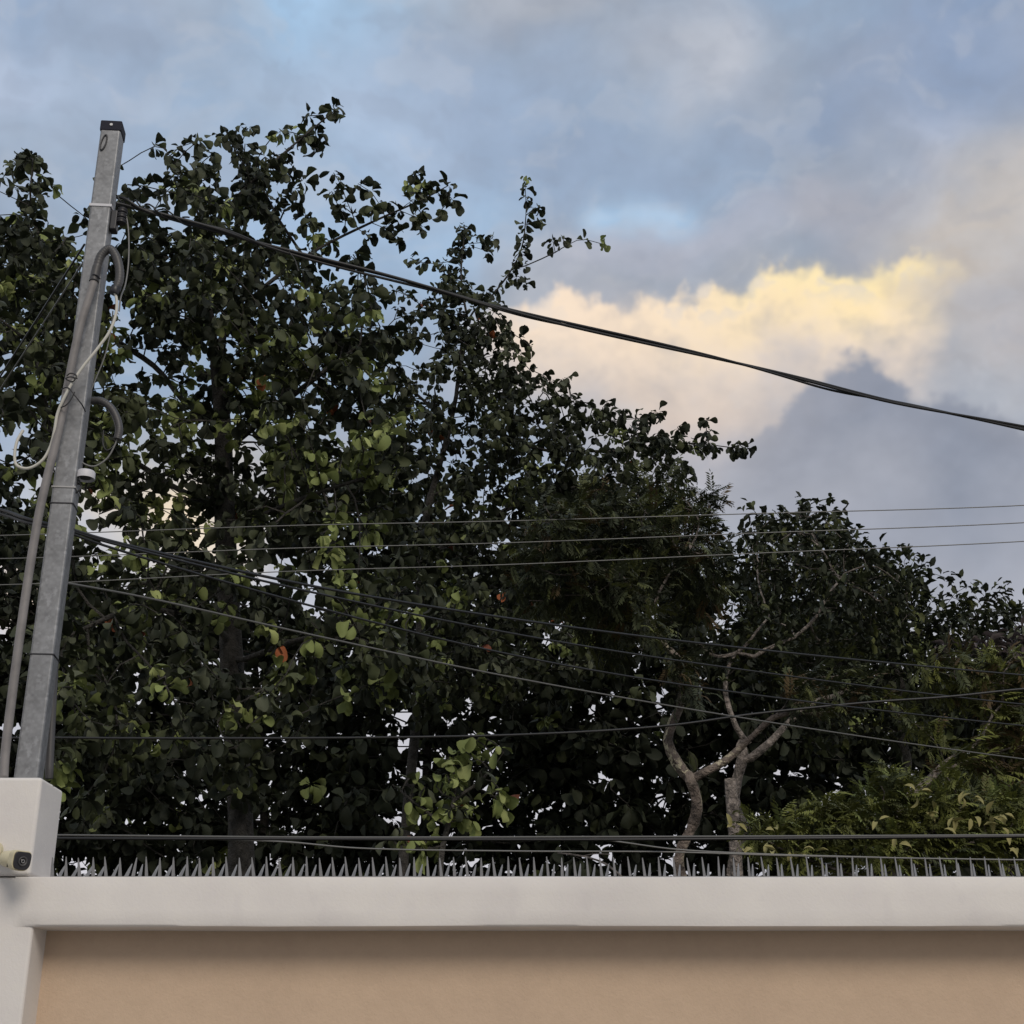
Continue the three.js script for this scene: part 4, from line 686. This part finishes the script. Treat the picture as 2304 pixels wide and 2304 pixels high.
// the ferny shrub low at the right, with pale bracts
{
  const d = 9.5, { tree, g } = fine('feathery_shrub', 'lime green feathery shrub with pale straw coloured bracts above the wall', 'shrub', d, [[1690, 1760], [1690, 1660], [1670, 1590]], [
    [[1690, 1640], [1600, 1570], [1540, 1540]], [[1690, 1640], [1760, 1570], [1830, 1520]], [[1690, 1680], [1500, 1610], [1420, 1580]], [[1690, 1660], [1820, 1600], [1920, 1570]],
  ], [[1540, 1530, 30], [1500, 1560, 24], [1600, 1540, 34], [1660, 1510, 36], [1690, 1480, 28], [1740, 1540, 40], [1800, 1510, 38], [1850, 1540, 40], [1910, 1540, 36], [1920, 1590, 30], [1420, 1565, 22], [1450, 1590, 24], [1640, 1580, 40], [1560, 1580, 40], [1780, 1580, 40], [1860, 1590, 36], [1500, 1600, 26], [1700, 1600, 40], [1780, 1460, 22], [1610, 1620, 24], [1530, 1640, 16]],
  { seed: 83, bark: grayBark, thick: 0.022, bare: 1, density: 200, kill: 0.10, step: 0.085, leaf: { size: 0.125, width: 0.8, count: 14, tones: [['fern', 0.55], ['moss', 0.25], ['light', 0.12], ['olive', 0.08]], wind: 1.0, spread: 0.10, hang: 0.2 }, shapes: FEATHER });
  const R = rng(5);
  for (const [x, y, n] of [[1378, 1556, 3], [1455, 1560, 2], [1450, 1608, 3], [1400, 1610, 2], [1502, 1612, 3], [1530, 1608, 2], [1690, 1590, 2], [1648, 1545, 2], [1730, 1500, 3], [1760, 1535, 3], [1785, 1560, 2], [1812, 1510, 3], [1840, 1500, 2], [1870, 1545, 4], [1845, 1550, 3], [1890, 1545, 3], [1905, 1565, 2], [1905, 1608, 3], [1800, 1545, 3], [1665, 1340, 0]]) {
    const c = Q(x, y, d - 0.25 - R() * 0.25);
    for (let k = 0; k < n; k++) {
      const l = placed(SLIM[k % 3], c.clone().addScaledVector(ball(R), 0.05), ball(R).addScaledVector(V(0.3, 0.1, 0.3), 1), V(0, 1, 0.8).add(ball(R).multiplyScalar(0.5)), 0.075 + R() * 0.035, 0.034, 'straw', 1), m = part('bract', l.shape, toneMat.straw, tree);
      l.matrix.premultiply(new THREE.Matrix4().makeTranslation(-tree.position.x, 0, -tree.position.z)).decompose(m.position, m.quaternion, m.scale);
    }
  }
}
// ---------------------------------------------------------------- trees further back, which close the view below the crowns
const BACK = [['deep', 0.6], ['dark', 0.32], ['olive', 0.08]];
[
  ['dark backmost tree behind the metal pole, seen through the almond leaves', 30, [[60, 1700], [70, 1350], [60, 1150]], [[40, 1100, 90], [150, 1180, 90], [30, 1250, 100], [130, 1330, 100], [30, 1430, 100], [160, 1470, 80], [60, 1560, 90], [160, 1590, 60], [-40, 1000, 90], [-60, 1200, 90]]],
  ['dark backmost tree behind the tall almond trunk, filling the lower left', 29, [[500, 1700], [490, 1350], [470, 1150]], [[330, 1150, 80], [440, 1150, 80], [340, 1290, 90], [560, 1230, 80], [450, 1380, 90], [260, 1420, 90], [580, 1400, 90], [350, 1510, 90], [500, 1520, 90], [620, 1540, 80], [250, 1560, 80], [420, 1610, 80], [560, 1620, 80]]],
  ['dark backmost tree in the centre, behind the pale leaved small almond', 28, [[800, 1700], [810, 1350], [830, 1150]], [[740, 1000, 80], [850, 1080, 80], [700, 1130, 80], [960, 1120, 80], [780, 1220, 90], [900, 1260, 90], [680, 1310, 80], [1000, 1340, 90], [860, 1370, 80], [700, 1440, 70], [960, 1470, 80], [1060, 1500, 60], [1050, 1420, 60], [850, 1530, 80], [680, 1560, 80], [1000, 1590, 60], [780, 1620, 70], [900, 1620, 60], [640, 1000, 70], [560, 960, 70]]],
  ['dark backmost tree right of centre, behind the V forked trunk', 27, [[1180, 1700], [1190, 1350], [1180, 1150]], [[1080, 1000, 70], [1180, 1080, 80], [1090, 1140, 80], [1260, 1150, 80], [1150, 1250, 90], [1290, 1280, 90], [1090, 1370, 90], [1220, 1380, 90], [1340, 1400, 80], [1130, 1490, 70], [1260, 1500, 80], [1180, 1590, 70], [1320, 1570, 80], [1240, 1630, 60], [1080, 1625, 60], [1095, 1560, 50], [1140, 1640, 50]]],
  ['dark backmost tree at the right, behind the leaning slender tree', 26, [[1600, 1700], [1610, 1400], [1600, 1250]], [[1440, 1230, 80], [1550, 1270, 80], [1680, 1290, 80], [1430, 1350, 90], [1560, 1390, 90], [1690, 1410, 90], [1800, 1350, 90], [1460, 1480, 90], [1600, 1510, 90], [1740, 1520, 90], [1850, 1450, 90], [1880, 1580, 90], [1420, 1590, 80], [1540, 1610, 70], [1700, 1620, 70], [1930, 1330, 70]]],
].forEach(([label, d, trunk, lobes], k) => {
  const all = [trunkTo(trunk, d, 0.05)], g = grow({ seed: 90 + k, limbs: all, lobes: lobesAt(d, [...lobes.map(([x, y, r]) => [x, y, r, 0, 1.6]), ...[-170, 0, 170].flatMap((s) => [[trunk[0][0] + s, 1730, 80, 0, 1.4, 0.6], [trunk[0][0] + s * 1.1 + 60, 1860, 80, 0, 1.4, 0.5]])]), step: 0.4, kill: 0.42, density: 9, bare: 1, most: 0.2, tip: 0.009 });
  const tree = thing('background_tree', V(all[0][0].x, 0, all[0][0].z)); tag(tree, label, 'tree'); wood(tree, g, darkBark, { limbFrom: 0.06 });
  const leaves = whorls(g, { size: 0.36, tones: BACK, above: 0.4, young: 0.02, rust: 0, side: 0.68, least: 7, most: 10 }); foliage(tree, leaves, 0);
});

renderer.render(scene, camera);
